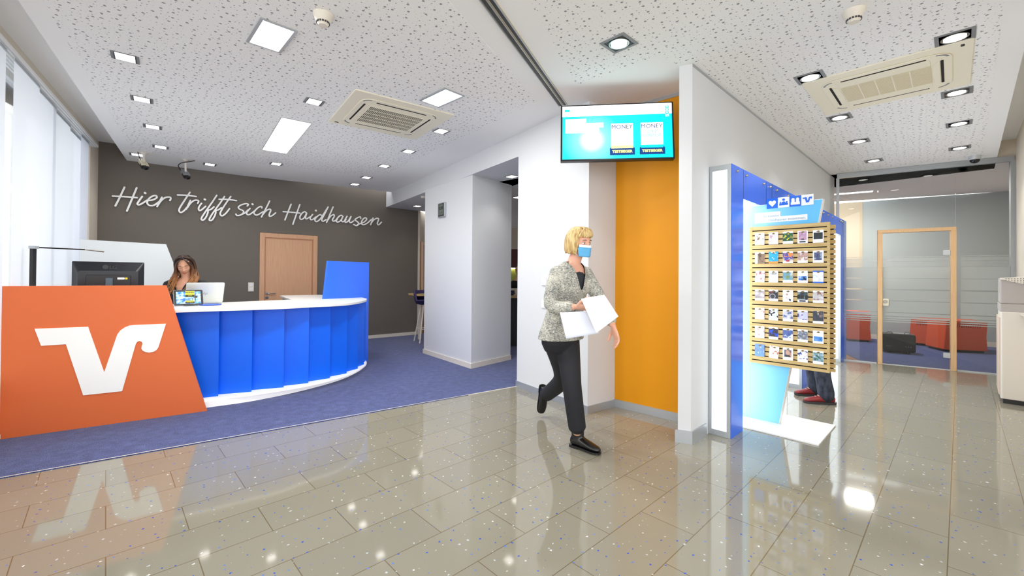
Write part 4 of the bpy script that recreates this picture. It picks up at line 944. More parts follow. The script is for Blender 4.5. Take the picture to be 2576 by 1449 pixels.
ords = ['first', 'second', 'third', 'fourth', 'last']; rown = ['top row', 'second row', 'third row', 'middle row', 'fifth row', 'sixth row', 'bottom row']
def pic(n, cs, sc, seed):
    m = mat(n, cs[0], .5); t = N(m, 'ShaderNodeTexNoise'); t.inputs['Scale'].default_value = sc*1.9; t.inputs['Detail'].default_value = 5
    LK(m, coords(m, loc=(seed*1.7, seed*.9, seed)), t.inputs['Vector'])
    LK(m, ramp(m, t.outputs[0], [(.3, cs[2]), (.47, cs[0]), (.56, cs[0]), (.6, cs[1])], 'LINEAR'), bsdf(m).inputs['Base Color']); return m
rnd = random.Random(4)
clipm = mat('leaf_clip', (120, 100, 60), .4, .4)
for r_ in range(7):
    for c_ in range(5):
        x0, x1 = cx5[c_]; f_ = c_/4; ya = rows_y[r_][0][0]*(1-f_)+rows_y[r_][1][0]*f_; yb = rows_y[r_][0][1]*(1-f_)+rows_y[r_][1][1]*f_
        p0, p1 = dps(x0, (ya+yb)/2, bb+.006), dps(x1, (ya+yb)/2, bb+.006); pz1, pz0 = dps((x0+x1)/2, ya, bb+.006)[1], dps((x0+x1)/2, yb, bb+.006)[1]
        wd, ht = p1[0]-p0[0], pz1-pz0
        base = ft+B*(p0[0]+wd/2)-A*(bb+.001)
        th_ = thing('leaflet', 'leaflet %s, %s in the %s' % (desc[r_][c_].replace(' in the second row from the bottom', ''), ords[c_], rown[r_]), 'leaflet', (base.x, base.y, pz0), ang(B), 'leaflets on the slatted display')
        if (r_, c_) == (6, 1): th_.rotation_euler.y = R(5)
        if (r_, c_) == (2, 0): th_.rotation_euler.y = R(3)
        bm_ = mat('card_%d%d' % (r_, c_), {(6, 0): (110, 150, 225), (2, 4): (30, 110, 225), (1, 1): (240, 150, 60)}.get((r_, c_), (252, 252, 252)), .5)
        st = MB().rbox(-wd/2, wd/2, -.009, -.001, 0, ht, .002, 2, 'y').build('card', bm_, th_)
        a, b_, c2_, d_ = lay.get((r_, c_), (0, 1, .22, .86))
        MB().box(-wd/2+a*wd, -wd/2+b_*wd, -.0098, -.009, c2_*ht, d_*ht).build('picture', pic('pic_%d%d' % (r_, c_), pal[r_][c_], 28 if (r_, c_) in ((0, 2), (1, 3), (6, 4), (5, 3), (4, 3)) else 16, r_*5+c_+1), th_)
        MB().prism([(-.012, ht-.012), (.0, ht-.019), (.014, ht-.013), (.004, ht-.004)], -.013, -.0095, 'y').build('clip', clipm, th_)
        if (r_, c_) == (2, 1): text('print', '1869', .026, dgrey, th_, (0, -.0105, ht*.66), align='CENTER', ext=.0003)
        if (r_, c_) == (3, 2): MB().ball((-.006, -.0105, ht*.62), .008, 6, (1, .1, 1.1)).build('print', mat('skin_print', (190, 150, 130)), th_)
        if (r_, c_) == (6, 2): MB().ball((0, -.0105, ht*.6), .016, 8, (1, .08, 1.25)).build('print', mat('skin_print2', (205, 160, 140)), th_); MB().prism([(-.022, ht*.27), (.022, ht*.27), (.014, ht*.4), (-.014, ht*.4)], -.0105, -.0098, 'y').build('print', dgrey, th_)
        if (r_, c_) == (3, 1): MB().lathe([(.024, -.0104), (.024, -.0098)], (-.006, 0, ht*.42), axis='y', n=20).build('print', mat('wheel_print', (150, 150, 156)), th_); MB().lathe([(.017, -.0108), (.017, -.0104)], (-.006, 0, ht*.42), axis='y', n=20).build('print', dgrey, th_)
        if (r_, c_) in ((0, 3), (3, 3)): MB().box(-.022, .022, -.0102, -.009, ht*.06, ht*.17).build('print', mat('dark_logo_print', (40, 44, 70)), th_)
        if (r_, c_) == (3, 3):
            for dx in (-.028, 0, .028): MB().box(dx-.01, dx+.01, -.0104, -.0098, ht*.3, ht*.58).build('print', black, th_)
        if (r_, c_) == (1, 2): MB().box(-.012, .012, -.0102, -.009, ht*.12, ht*.26).build('print', mat('red_print', (190, 60, 60)), th_)
        if (r_, c_) == (4, 4): MB().prism([(-.008, ht*.98), (.008, ht*.98), (.0, ht*.65)], -.0104, -.0098, 'y').build('print', paper, th_)

# ================================================================ SERVICE TERMINAL at the right edge
at = g2(2517, 1015); av = Vector((.6, -.8)).normalized()
av = Vector((.68, -.733)).normalized()
tm = thing('service_terminal', 'beige and white self service terminal at the right edge', 'terminal', (*at, 0), ang(av))
zh = 1.3-(790-709)/F*at.y; zm = 1.3-(775-709)/F*at.y; ztp = 1.3+(709-705)/F*at.y
tmw = mat('terminal_white', (226, 218, 208), .35); tmg = mat('terminal_grey', (178, 172, 168), .45)
MB().rbox(.0, .7, .02, .62, .05, zh, .02, 3).build('cabinet', tmw, tm, bevel=.006)
MB().rbox(-.012, .02, .035, .62, .09, zh-.06, .008, 2).build('side_panel', mat('terminal_edge', (214, 196, 180), .4), tm)
MB().box(.02, .68, .05, .6, 0, .05).build('plinth', black, tm)
MB().rbox(-.004, .7, .03, .62, zh, zm+.02, .015, 3).build('collar', tmg, tm, bevel=.004)
m = MB(); m.prism([(.0, zm+.02), (.7, zm+.02), (.7, ztp+.05), (.35, ztp+.03), (0, ztp)], .05, .6, 'y'); m.build('head', tmg, tm, bevel=.012)
m = MB(); m.prism([(.0, ztp-.015), (.0, ztp), (.2, ztp+.02), (.7, ztp+.045), (.7, ztp-.15), (.35, ztp-.11), (.15, ztp-.06)], .03, .05, 'y'); m.build('speaker_cover', tmw, tm, bevel=.004)
m = MB()
for i in range(22):
    for j in range(5):
        x = .04+i*.02; z = ztp-.005-j*.018
        if z > ztp-.02-(x-.04)*.3-.004+.0 and z < ztp+.0: m.box(x-.003, x+.003, .028, .03, z-.003, z+.003)
m.build('speaker_holes', dgrey, tm)
MB().prism([(.13, zh-.02), (.7, zh-.01), (.7, zh-.05), (.2, zh-.06), (.16, zh-.045)], -.12, .03, 'y').build('shelf', tmw, tm, bevel=.006)

# ================================================================ BEHIND THE GLASS
oc = mat('office_orange', (206, 80, 44), .5)
def gp(px, py, z=.006): return V2(G(px, py, z))
def cabinet(px0, px1, py0, py1, hgt, lab, slots, deep=.45):
    a_, b_ = gp(px0, py0), gp(px1, py1); d = (b_-a_).normalized(); L = (b_-a_).length
    t = thing('orange_cabinet', lab, 'cabinet', (*a_, .006), ang(d), 'orange cabinets behind the glass')
    m = MB(); m.prism([(0, .04), (L, .04), (L-.02, hgt*.5), (L, hgt), (0.04, hgt), (.02, hgt*.5)], 0, deep, 'y'); m.build('body', oc, t, bevel=.01)
    MB().box(.04, L-.04, .03, deep-.02, 0, .05).build('plinth', black, t)
    m = MB()
    for k in range(slots): x = .12+k*(L-.24)/max(1, slots-1); m.prism([(x, hgt-.12), (x+.012, hgt-.12), (x+.03, hgt-.035), (x+.018, hgt-.035)], -.004, 0, 'y')
    m.build('vent_slots', mat('dark_orange_slot', (150, 48, 22), .6), t)
cabinet(2285, 2372, 866, 876, .52, 'long low orange cabinet behind the glass door', 11)
cabinet(2374, 2486, 885, 890, .56, 'orange cabinet behind the right glass pane', 13, .5)
cabinet(2132, 2192, 858, 862, .62, 'orange box standing in for a reflection in the narrow left pane', 0)  # cabinet-shaped stand-in for an orange reflection, added as a solid body
cs0 = gp(2222, 886); cs = thing('pilot_case', 'black case standing behind the glass door', 'case', (*cs0, .006), ang(gd))
cL = (gp(2303, 892)-cs0).length
MB().rbox(0, cL, 0, .3, .03, .33, .025, 4, 'y').build('body', black, cs, bevel=.01)
MB().box(cL*.35, cL*.85, .05, .22, .33, .337).build('lid_panel', mgrey, cs)
for x in (.2, .75): MB().tube([(cL*x-.05, .04, .33), (cL*x-.02, .04, .37), (cL*x+.03, .04, .37), (cL*x+.05, .04, .33)], .006).build('latch', chrome, cs); MB().ball((cL*x, .02, .03), .028, 8).build('wheel', black, cs, smooth=True)
for x in (.12, .18, .24, .7, .78, .85): MB().ball((cL*x, 0, .12), .009, 6).build('rivet', chrome, cs)
px_ = G(2142, 485, HC); t = thing('office_light_strip', 'long bright ceiling strip seen through the left glass pane', 'ceiling light', (px_.x, px_.y, HC), ang(gd)); MB().box(-.35, .32, -.07, .07, -.008, 0).build('diffuser', led, t); ol_ = bpy.data.objects.new('tube_light', office_lamp_spot); SC.collection.objects.link(ol_); ol_.parent = t; ol_.location = (0, 0, -.02); MB().box(-.36, .33, -.08, .08, -.004, 0).build('frame', alu_l, t)
round_lamp(2139, 511, 'round downlight seen through the left glass pane', HC, .16, 'downlights behind the glass')

# ================================================================ BACK ROOM THROUGH THE OPENINGS
# oak door beyond the left opening
q0_ = W1+D*.05+Vector((.012, .06)); dv_ = Vector((.02, 1)).normalized()
t = thing('door_2', None, None, (*q0_, 0), ang(dv_)); t['kind'] = 'structure'
rdw = wood(mat('red_oak', (170, 100, 60), .5), (158, 92, 54), (182, 110, 68), (30, 30, 1.5))
MB().box(.06, .96, -.03, 0, .005, 1.98).build('leaf', rdw, t)
for x0, x1, z0, z1 in ((0, .06, 0, 2.04), (.96, 1.02, 0, 2.04), (.06, .96, 1.98, 2.04)): MB().box(x0, x1, -.04, 0, z0, z1).build('frame', beech, t)
def bar_stool(p, rz, lab):
    t = thing('bar_stool', lab, 'bar stool', (p.x, p.y, .005), rz)
    pm = mat('aubergine_fabric', (58, 48, 92), .8)
    m = MB(); n = 16; rows = []
    for k, (z, r_) in enumerate(((.72, .1), (.74, .19), (.80, .225), (.9, .24), (1.0, .245))):
        rows.append([m.b.verts.new((r_*math.cos(a), r_*math.sin(a)*.95, z if math.sin(a) > -.3 else min(z, .8+.0*k))) for a in [2*math.pi*i/n for i in range(n)]])
    for r0, r1 in zip(rows, rows[1:]):
        for i in range(n): m.face((r0[i], r0[(i+1) % n], r1[(i+1) % n], r1[i]))
    m.face(rows[0][::-1]); o = m.build('shell', pm, t, smooth='all'); so = o.modifiers.new('s', 'SOLIDIFY'); so.thickness = .03
    MB().lathe([(.18, .75), (.19, .77), (.17, .79), (.001, .795)]).build('seat', pm, t, smooth=True)
    for a in (45, 135, 225, 315): MB().tube([(.1*math.cos(R(a)), .1*math.sin(R(a)), .73), (.25*math.cos(R(a)), .25*math.sin(R(a)), 0)], [.014, .011]).build('leg', cream_trim, t, smooth=True)
    P_ = [(.198*math.cos(R(a)), .198*math.sin(R(a)), .26) for a in (45, 135, 225, 315, 405)]
    MB().tube(P_, .008).build('footrest', cream_trim, t)
bs = Y(1072, 740, 8.35); bar_stool(Vector((bs.x, bs.y, 0)), R(30), 'purple bar stool with pale legs half hidden by the white pier')
tb_ = Y(1052, 741, 8.15); t = thing('bar_table', 'edge of a wooden bar table beside the purple stool', 'table', (tb_.x, tb_.y, .005), R(35))
MB().box(0, 1.0, 0, .5, tb_.z-.035, tb_.z-.0).build('tabletop', maple, t); MB().box(.85, .9, .2, .25, 0, tb_.z-.035).box(.2, .25, .42, .47, 0, tb_.z-.035).build('legs', cream_trim, t)
# kitchen niche beyond the right opening
kn = Y(1292, 700, 10.6)
t = thing('kitchen_niche', 'dark niche with a green lit back wall beyond the right opening', 'niche', (kn.x-.6, kn.y, .005))
MB().box(0, 1.8, .3, .36, 1.5, 1.98).build('upper_panel', mat('maroon_panel', (92, 42, 34), .5), t); MB().box(0, 1.8, .36, .4, .9, 1.5).build('green_lit_back', mat('green_lit_olive', (150, 150, 60), .5), t)  # green light on the back wall is put into its olive colour
MB().box(0, 1.8, .0, .4, .85, .9).build('worktop', laminate, t); MB().box(0, 1.8, .03, .4, .0, .85).build('lower_panel', mat('dark_blue_panel', (30, 46, 66), .6), t)
MB().box(0, 1.8, .3, .34, 1.48, 1.5).build('strip_light', led2, t)
tp_ = Y(1292, 744, 7.6); t = thing('cafe_table', 'wooden high table seen through the right opening', 'table', (tp_.x-.5, tp_.y, .005))
MB().box(0, 1.0, 0, .6, tp_.z-.045, tp_.z-.005).build('tabletop', maple, t); MB().box(.1, .9, .28, .32, 0, tp_.z-.045).build('pedestal', dgrey, t)
for k, (px, lab) in enumerate(((1288, 'dark blue mug on the high table'), )):
    mp = Y(px, 741, 7.75); o = MB().lathe([(.03, 0), (.042, .06), (.045, .09), (.04, .09), (.001, .02)]).build('mug', mat('navy_mug', (30, 40, 80), .3), None, (mp.x, mp.y, tp_.z), smooth=True); tag(o, 'dark blue mug on the high table in the right opening', 'mug')
mp = Y(1293, 722, 8.05)
for k in range(2):
    o = MB().lathe([(.025, 0), (.035, .09), (.036, .12), (.032, .12), (.001, .02)]).build('cup', laminate, None, (mp.x-.02+.07*k, mp.y+.02, tp_.z+0), smooth=True); tag(o, 'white paper cup behind the blue mug, %s of two' % ('left', 'right')[k], 'cup', 'white cups in the right opening')

# ================================================================ PEOPLE
def skinmat(n, c): m = mat(n, c, .5, spec=.35); bsdf(m).inputs['Subsurface Weight'].default_value = .12; bsdf(m).inputs['Subsurface Radius'].default_value = (.02, .008, .004); return m
skin1 = skinmat('skin_light', (226, 172, 148)); skin2 = skinmat('skin_warm', (214, 160, 132))
lipm = mat('lips', (196, 122, 108), .45); browm = mat('brow', (74, 50, 34), .8); eyew = mat('eye_white', (236, 234, 230), .25); iris = mat('iris', (60, 50, 40), .2)

def edge_smooth(b, it=12):
    for _ in range(it):
        bv = {v for e_ in b.edges if e_.is_boundary for v in e_.verts}
        nc = {}
        for v in bv:
            nb = [e_.other_vert(v).co for e_ in v.link_edges if e_.is_boundary]
            if len(nb) == 2: nc[v] = v.co*.5+(nb[0]+nb[1])*.25
        for v, c_ in nc.items(): v.co = c_
def closed(P):
    n = len(P); out = []
    for i in range(n):
        p0, p1, p2, p3 = [Vector(P[(i+k) % n]) for k in (-1, 0, 1, 2)]
        for k in range(4): t = k/4; out.append(tuple(.5*((2*p1)+(p2-p0)*t+(2*p0-5*p1+4*p2-p3)*t*t+(p3-p0+3*(p1-p2))*t**3)))
    return out
def limb(mb, pts, rads, n=4):
    """tapered limb along joints: pts list of vectors, rads list of (ra, rb) or r"""
    P = [Vector(p) for p in pts]; Q = []; Rr = []
    rads = [(r, r) if not isinstance(r, tuple) else r for r in rads]
    for i in range(len(P)-1):
        for k in range(n):
            t = k/n; Q.append(P[i].lerp(P[i+1], t)); Rr.append((rads[i][0]*(1-t)+rads[i+1][0]*t, rads[i][1]*(1-t)+rads[i+1][1]*t))
    Q.append(P[-1]); Rr.append(rads[-1]); prev = None
    # round the joints a little
    for _ in range(2):
        Q2 = Q[:]
        for i in range(1, len(Q)-1): Q2[i] = Q[i]*.5+(Q[i-1]+Q[i+1])*.25
        Q = Q2
    rings = []
    for i in range(len(Q)):
        t = (Q[min(i+1, len(Q)-1)]-Q[max(i-1, 0)]).normalized()
        if prev is None:
            a = Vector((1, 0, 0))-t*t.x
            if a.length < .2: a = Vector((0, 1, 0))-t*t.y
        else: a = prev-t*(prev @ t)
        a.normalize(); prev = a; b = t.cross(a)
        rings.append((Q[i], a*Rr[i][0], b*Rr[i][1]))
    t0 = (Q[0]-Q[1]).normalized(); t1 = (Q[-1]-Q[-2]).normalized()
    r0, r1 = rings[0], rings[-1]
    rings = [(r0[0]+t0*Rr[0][0]*.6, r0[1]*.55, r0[2]*.55)]+rings+[(r1[0]+t1*Rr[-1][0]*.6, r1[1]*.55, r1[2]*.55)]
    mb.loft(rings)
def hand(mb, wrist, direc, palm_n, curl=.35, thumb_side=1, s=1.0, spread=.12):
    """palm and five unequal fingers; direc = pointing, palm_n = normal out of the palm"""
    d = Vector(direc).normalized(); n = Vector(palm_n); n = (n-d*(n @ d)).normalized(); w_ = d.cross(n)*thumb_side
    wr = Vector(wrist)
    mb.loft([(wr-d*.015*s, w_*.024*s, n*.019*s), (wr+d*.01*s, w_*.027*s, n*.017*s), (wr+d*.04*s, w_*.037*s, n*.016*s), (wr+d*.07*s, w_*.041*s, n*.014*s), (wr+d*.088*s, w_*.039*s, n*.011*s)])
    for k, (off, L, r) in enumerate(((.029, .068, .0088), (.0098, .078, .0092), (-.0098, .073, .0088), (-.028, .057, .0078))):
        p = wr+d*.084*s+w_*off*s; dd = (d+w_*off*spread*8).normalized(); pts = [p-dd*.012*s]; c_ = 0
        pts.append(p); q = p
        for seg, ll in enumerate((.45, .3, .25)):
            c_ += curl*(1+.15*k)*(.7 if seg == 0 else 1); dr = dd*math.cos(c_)+n*math.sin(c_); q = q+dr*L*ll*s; pts.append(q)
        mb.tube(pts, [r*s*1.05, r*s*1.05, r*s, r*s*.92, r*s*.75], n=9)
        mb.ball(pts[-1], r*s*.78, 6)
    p = wr+d*.02*s+w_*.022*s; dt = (d*.62+w_*.7+n*.35).normalized(); p2 = p+dt*.038*s; dt2 = (d*.85+w_*.32+n*.42).normalized(); p3 = p2+dt2*.03*s; p4 = p3+(dt2+n*.3).normalized()*.024*s
    mb.tube([p, p2, p3, p4], [.014*s, .0115*s, .0105*s, .0085*s], n=9); mb.ball(p4, .0088*s, 6)
def headmesh(c, M3, s=1.0, lips=True):
    """head facing local -y; returns MB with face relief; material slots 0 skin, 1 lips"""
    mb = MB(); nu, nv = 72, 56; rows = []
    g = lambda x, z, cx, cz, sx, sz: math.exp(-((x-cx)/sx)**2-((z-cz)/sz)**2)
    for j in range(nv+1):
        th = math.pi*j/nv; row = []
        for i in range(nu):
            ph = 2*math.pi*i/nu
            x = math.sin(th)*math.sin(ph); y = -math.sin(th)*math.cos(ph); z = math.cos(th)
            X = x*.071; Yv = y*.094; Z = z*.112
            if z < 0:
                t = -z; X *= 1-.34*t**1.5; Yv = Yv*(1-.22*t) - .012*t*(1 if y < 0 else -1.6)
            if y < 0:
                fr = min(1, -y*1.6)
                d = 0
                d += .024*g(X, Z, 0, -.032, .0095, .013)+.014*g(X, Z, 0, -.012, .0075, .024)        # nose
                d += .007*g(X, Z, .012, -.037, .006, .006)+.007*g(X, Z, -.012, -.037, .006, .006)   # nostrils
                d += .006*g(X, Z, 0, .022, .05, .01)                                              # brow
                d -= .011*(g(X, Z, .030, .0, .016, .012)+g(X, Z, -.030, .0, .016, .012))             # sockets
                d += .005*(g(X, Z, .031, .0, .011, .007)+g(X, Z, -.031, .0, .011, .007))
                d += .007*g(X, Z, 0, -.062, .020, .0055)+.007*g(X, Z, 0, -.0725, .016, .0055)-.004*g(X, Z, 0, -.067, .022, .0022)
                d += .010*g(X, Z, 0, -.098, .018, .014)                                            # chin
                d += .006*(g(X, Z, .045, -.025, .018, .02)+g(X, Z, -.045, -.025, .018, .02))         # cheeks
                Yv -= d*fr
            row.append(mb.b.verts.new(Vector(c)+M3 @ (Vector((X, Yv, Z))*s)))
        rows.append(row)
    for j in range(nv):
        for i in range(nu):
            f = mb.face((rows[j][i], rows[j][(i+1) % nu], rows[j+1][(i+1) % nu], rows[j+1][i]))
            if f and lips:
                p = M3.transposed() @ (f.calc_center_median()-Vector(c))/s
                if p.y < -.05 and ((p.x/.021)**2+((p.z+.0675)/.0082)**2) < 1: f.material_index = 1
    bmesh.ops.remove_doubles(mb.b, verts=mb.b.verts, dist=1e-5)
    for sx in (-1, 1):   # ears
        mb.ball(Vector(c)+M3 @ (Vector((sx*.074, .008, -.012))*s), .026*s, 8, (.35, .6, 1.1))
    return mb
def merge(a, b):
    me = bpy.data.meshes.new('m'); b.b.to_mesh(me); b.b.free(); a.b.from_mesh(me); bpy.data.meshes.remove(me); return a
def eyes(parent, c, M3, s=1.0, closed=False):
    for sx in (-1, 1):
        e = Vector(c)+M3 @ (Vector((sx*.030, -.0755, .0))*s)
        if not closed:
            o = MB().ball((0, 0, 0), .0125*s, 10).build('eye', eyew, parent, e, smooth='all')
            MB().ball(M3 @ Vector((0, -.0085*s, -.001)), .0058*s, 8).build('iris', iris, o, smooth='all')
            ld = MB().ball((0, 0, 0), .0134*s, 12); bmesh.ops.delete(ld.b, geom=[v for v in ld.b.verts if v.co.z < .003 and v.co.z > -.006], context='VERTS')
            for v in ld.b.verts: v.co = M3 @ v.co
            ld.build('eyelid', skin1, o, smooth='all')
        P = [Vector(c)+M3 @ (Vector((sx*(.030+q*.0145), -.0885+abs(q)*.0045-q*0+.003*q*q, (-.002 if closed else .005)+(-.003 if closed else .003)*(1-q*q)))*s) for q in (-1, -.5, 0, .5, 1)]
        MB().tube(P, .0014*s, n=6).build('eyelash', browm, parent)
        P = [Vector(c)+M3 @ (Vector((sx*(.031+q*.019), -.0965+q*q*.006+.004*(q+1), .021+.004*(1-q*q)-.001*q))*s) for q in (-1, -.5, 0, .5, 1)]
        MB().tube(P, [.0016*s, .003*s, .003*s, .0025*s, .0012*s], n=6).build('eyebrow', browm, parent)
def euler3(yaw, pitch=0, roll=0):
    return (Matrix.Rotation(yaw, 3, 'Z') @ Matrix.Rotation(pitch, 3, 'X') @ Matrix.Rotation(roll, 3, 'Y'))

# ---- woman seated behind the counter
def seated_woman():
    cx = Y(461, 668, 4.98); hc = Vector((0, 0, cx.z-.0))
    # local frame: origin on the floor under the head, facing local -y ; whole figure turned towards the laptop
    yaw = R(-12)+math.atan2(cx.x, cx.y)*-1*0+R(-2)
    t = thing('person', 'seated woman with long ombre hair looking down at the laptop, dark jacket', 'person', (cx.x, cx.y, .005), R(6))
    H = Vector((0, .02, cx.z-.005-.0))
    M3 = euler3(R(24), R(19), R(-5))
    sh = H.z-.175
    mb = MB()
    mb.loft([((0, .06, .52), (.17, 0, 0), (0, .12, 0)), ((0, .06, .64), (.165, 0, 0), (0, .115, 0)), ((0, .055, .80), (.135, 0, 0), (0, .1, 0)), ((0, .05, sh-.2), (.155, 0, 0), (0, .11, 0)), ((0, .05, sh-.08), (.17, 0, 0), (0, .105, 0)), ((0, .06, sh), (.12, 0, 0), (0, .075, 0)), ((0, .062, sh+.03), (.06, 0, 0), (0, .055, 0))])
    limb(mb, [(0, .065, sh-.02), (0, .05, sh+.06), (0, .03, H.z-.06)], [.058, .048, .05])
    arms = {}
    for s_ in (-1, 1):
        S, E_, Wr = Vector((s_*.185, .06, sh-.05)), Vector((s_*.275, -.0, sh-.31)), Vector((s_*.10, -.27, sh-.33))
        arms[s_] = (S, E_, Wr); limb(mb, [S, E_, Wr], [.048, .036, .024])
        limb(mb, [(s_*.09, .06, .54), (s_*.11, -.38, .56), (s_*.11, -.40, .08)], [.085, .058, .04]); limb(mb, [(s_*.11, -.38, .05), (s_*.11, -.52, .03)], [.04, .03])
    body = remeshed(mb, .008, 3)
    hb = MB()
    for s_ in (-1, 1):
        S, E_, Wr = arms[s_]; hand(hb, Wr+(Wr-E_).normalized()*.02, (Vector((s_*-.15, -1, -.05))), (0, -.1, -1), .3, -s_, .95)
    merge(body, remeshed(hb, .0032, 2)); merge(body, headmesh(H, M3, .98))
    b = body.build('body', [skin2, lipm], t, smooth='all')
    eyes(b, H, M3, .98, True)
    # jacket, open at the neck
    jm = mat('black_jacket', (26, 26, 30), .7)
    m = MB()
    m.loft([((0, .06, .60), (.185, 0, 0), (0, .135, 0)), ((0, .055, .80), (.155, 0, 0), (0, .12, 0)), ((0, .05, sh-.2), (.175, 0, 0), (0, .13, 0)), ((0, .055, sh-.07), (.2, 0, 0), (0, .118, 0)), ((0, .072, sh-.0), (.155, 0, 0), (0, .08, 0)), ((0, .09, sh+.022), (.075, 0, 0), (0, .05, 0))])
    for s_ in (-1, 1):
        S, E_, Wr = arms[s_]; limb(m, [S+Vector((-s_*.01, 0, .005)), E_, Wr-(Wr-E_).normalized()*.02], [.065, .05, .038])
    j = remeshed(m, .008, 3)
    # neckline : cut a V
    dele = [v for v in j.b.verts if v.co.y < .045 and v.co.z > sh-.15 and abs(v.co.x) < .008+(v.co.z-(sh-.15))*.34]
    bmesh.ops.delete(j.b, geom=dele, context='VERTS'); edge_smooth(j.b)
    j.build('jacket', jm, t, smooth='all')
    # hair : many wavy tapered locks in one mesh, colour runs from dark roots to honey ends
    hm = mat('ombre_hair', (90, 55, 35), .42, spec=.4); sp_ = N(hm, 'ShaderNodeSeparateXYZ'); LK(hm, coords(hm), sp_.inputs[0])
    nz = N(hm, 'ShaderNodeTexNoise'); nz.inputs['Scale'].default_value = 60; LK(hm, coords(hm, scale=(1, 1, .12)), nz.inputs['Vector'])
    fz_ = math_(hm, 'ADD', math_(hm, 'MULTIPLY', math_(hm, 'SUBTRACT', sp_.outputs[2], H.z-.33), 2.2), math_(hm, 'MULTIPLY', math_(hm, 'SUBTRACT', nz.outputs[0], .5), .45))
    LK(hm, ramp(hm, fz_, [(.0, (190, 140, 88)), (.32, (158, 104, 58)), (.6, (98, 62, 40)), (.82, (52, 34, 26))]), bsdf(hm).inputs['Base Color'])
    rn = random.Random(11); m = MB()
    # scalp cap
    for k in range(420):
        side = -1 if k % 2 else 1
        a = rn.uniform(.05, 1.0)**.9; back = rn.uniform(-.55, 1.0)
        root = Vector((side*.006, -.05+.12*max(0, back)+(-.02), .112))
        top = Vector((side*(.045+.02*a), -.045+.1*back, .088))
        # keep the face clear : the front locks go beside the cheeks
        fr_y = -.055+.14*(back+.55)/1.55
        mid = Vector((side*(.082+rn.uniform(0, .012)), fr_y, .02+rn.uniform(-.01, .01)))
        cheek = Vector((side*(.080+rn.uniform(.0, .022)), fr_y-.005, -.07))
        if back < .15:
            q_ = rn.uniform(0, 1); root = Vector((side*.005, -.055-.02*q_, .106)); top = Vector((side*(.040+.016*q_), -.084+.012*q_, .068-.012*q_)); mid = Vector((side*(.071+.006*q_), -.060+.03*q_, .004)); cheek = Vector((side*(.074+.02*rn.random()), -.062+.03*q_, -.075))
        end_z = -rn.uniform(.24, .33); drop = Vector((side*(.1+rn.uniform(-.03, .035)), -.03+fr_y*.8-rn.uniform(0, .05), -.17)); en_ = Vector((side*(.098+rn.uniform(-.05, .03)), -.05+fr_y*.6-rn.uniform(0, .05), end_z))
        if back > .65: mid = Vector((side*rn.uniform(.01, .07), .1+rn.uniform(0, .012), .01)); cheek = Vector((side*rn.uniform(.01, .085), .105, -.09)); drop = Vector((side*rn.uniform(.01, .1), .1, -.2)); en_ = Vector((side*rn.uniform(.02, .11), .1, -.32)); top = Vector((side*rn.uniform(.01, .05), .055, .098))
        P = [root, top, mid, cheek, drop, en_]
        pts = []
        wv = rn.uniform(0, 6.28); amp = rn.uniform(.006, .013)
        sm = smooth_path(P, 6)
        for i, p in enumerate(sm):
            f_ = i/(len(sm)-1); q = M3 @ p if f_ < .55 else (M3 @ p).lerp(p, (f_-.55)/.45*.8)
            q = q+Vector((math.sin(wv+f_*15)*amp*max(0, f_-.35)*2, math.cos(wv+f_*15)*amp*max(0, f_-.35)*1.6, 0)); pts.append(H+q)
        n_ = len(pts); rr = [(.0035+.005*math.sin(math.pi*min(1, (i+1)/n_*1.02)**.8))*(1 if i < n_-3 else .55) for i in range(n_)]
        m.tube(pts, rr, n=5)
    m.build('hair', hm, t, smooth='all')
    cap = MB(); cap.ball((0, 0, 0), 1, 16)
    for v in list(cap.b.verts):
        x, y, z = v.co; v.co = Vector((x*.083, y*.102+.014, z*.116+.006))
    dele = [v for v in cap.b.verts if (v.co.y < -.045 and v.co.z < .07 and abs(v.co.x) < .058) or v.co.z < -.07 or (v.co.y < -.06 and v.co.z < .075)]
    bmesh.ops.delete(cap.b, geom=dele, context='VERTS')
    for v in cap.b.verts: v.co = H+M3 @ v.co
    cap.build('hair_cap', hm, t, smooth='all')
    # trousers
    m = MB(); m.loft([((0, .06, .50), (.18, 0, 0), (0, .13, 0)), ((0, .06, .66), (.175, 0, 0), (0, .125, 0))])
    for s_ in (-1, 1): limb(m, [(s_*.09, .06, .54), (s_*.11, -.38, .56), (s_*.11, -.40, .12)], [.1, .072, .06])
    remeshed(m, .012, 3).build('trousers', mat('dark_trousers', (34, 34, 40), .8), t, smooth='all')
    # her chair
    c = thing('office_chair', 'black office chair under the seated woman behind the counter', 'chair', (cx.x, cx.y, .005), R(6))
    MB().rbox(-.24, .24, -.2, .28, .37, .43, .06, 4).build('seat', dgrey, c, bevel=.01); MB().rbox(-.2, .2, .25, .30, .56, .98, .05, 4, 'y').build('backrest', dgrey, c, bevel=.01)
    MB().box(-.03, .03, .27, .3, .40, .6).build('back_post', black, c); MB().lathe([(.03, .08), (.03, .37)], (0, .04, 0)).build('gas_column', black, c)
    for k in range(5):
        a = R(90+72*k); l_ = MB().tube([(0, .04, .09), (.28*math.cos(a), .04+.28*math.sin(a), .06)], [.025, .016]).build('foot', black, c)
        MB().ball((.28*math.cos(a), .04+.28*math.sin(a), .028), .028, 8).build('castor', black, l_)
seated_woman()

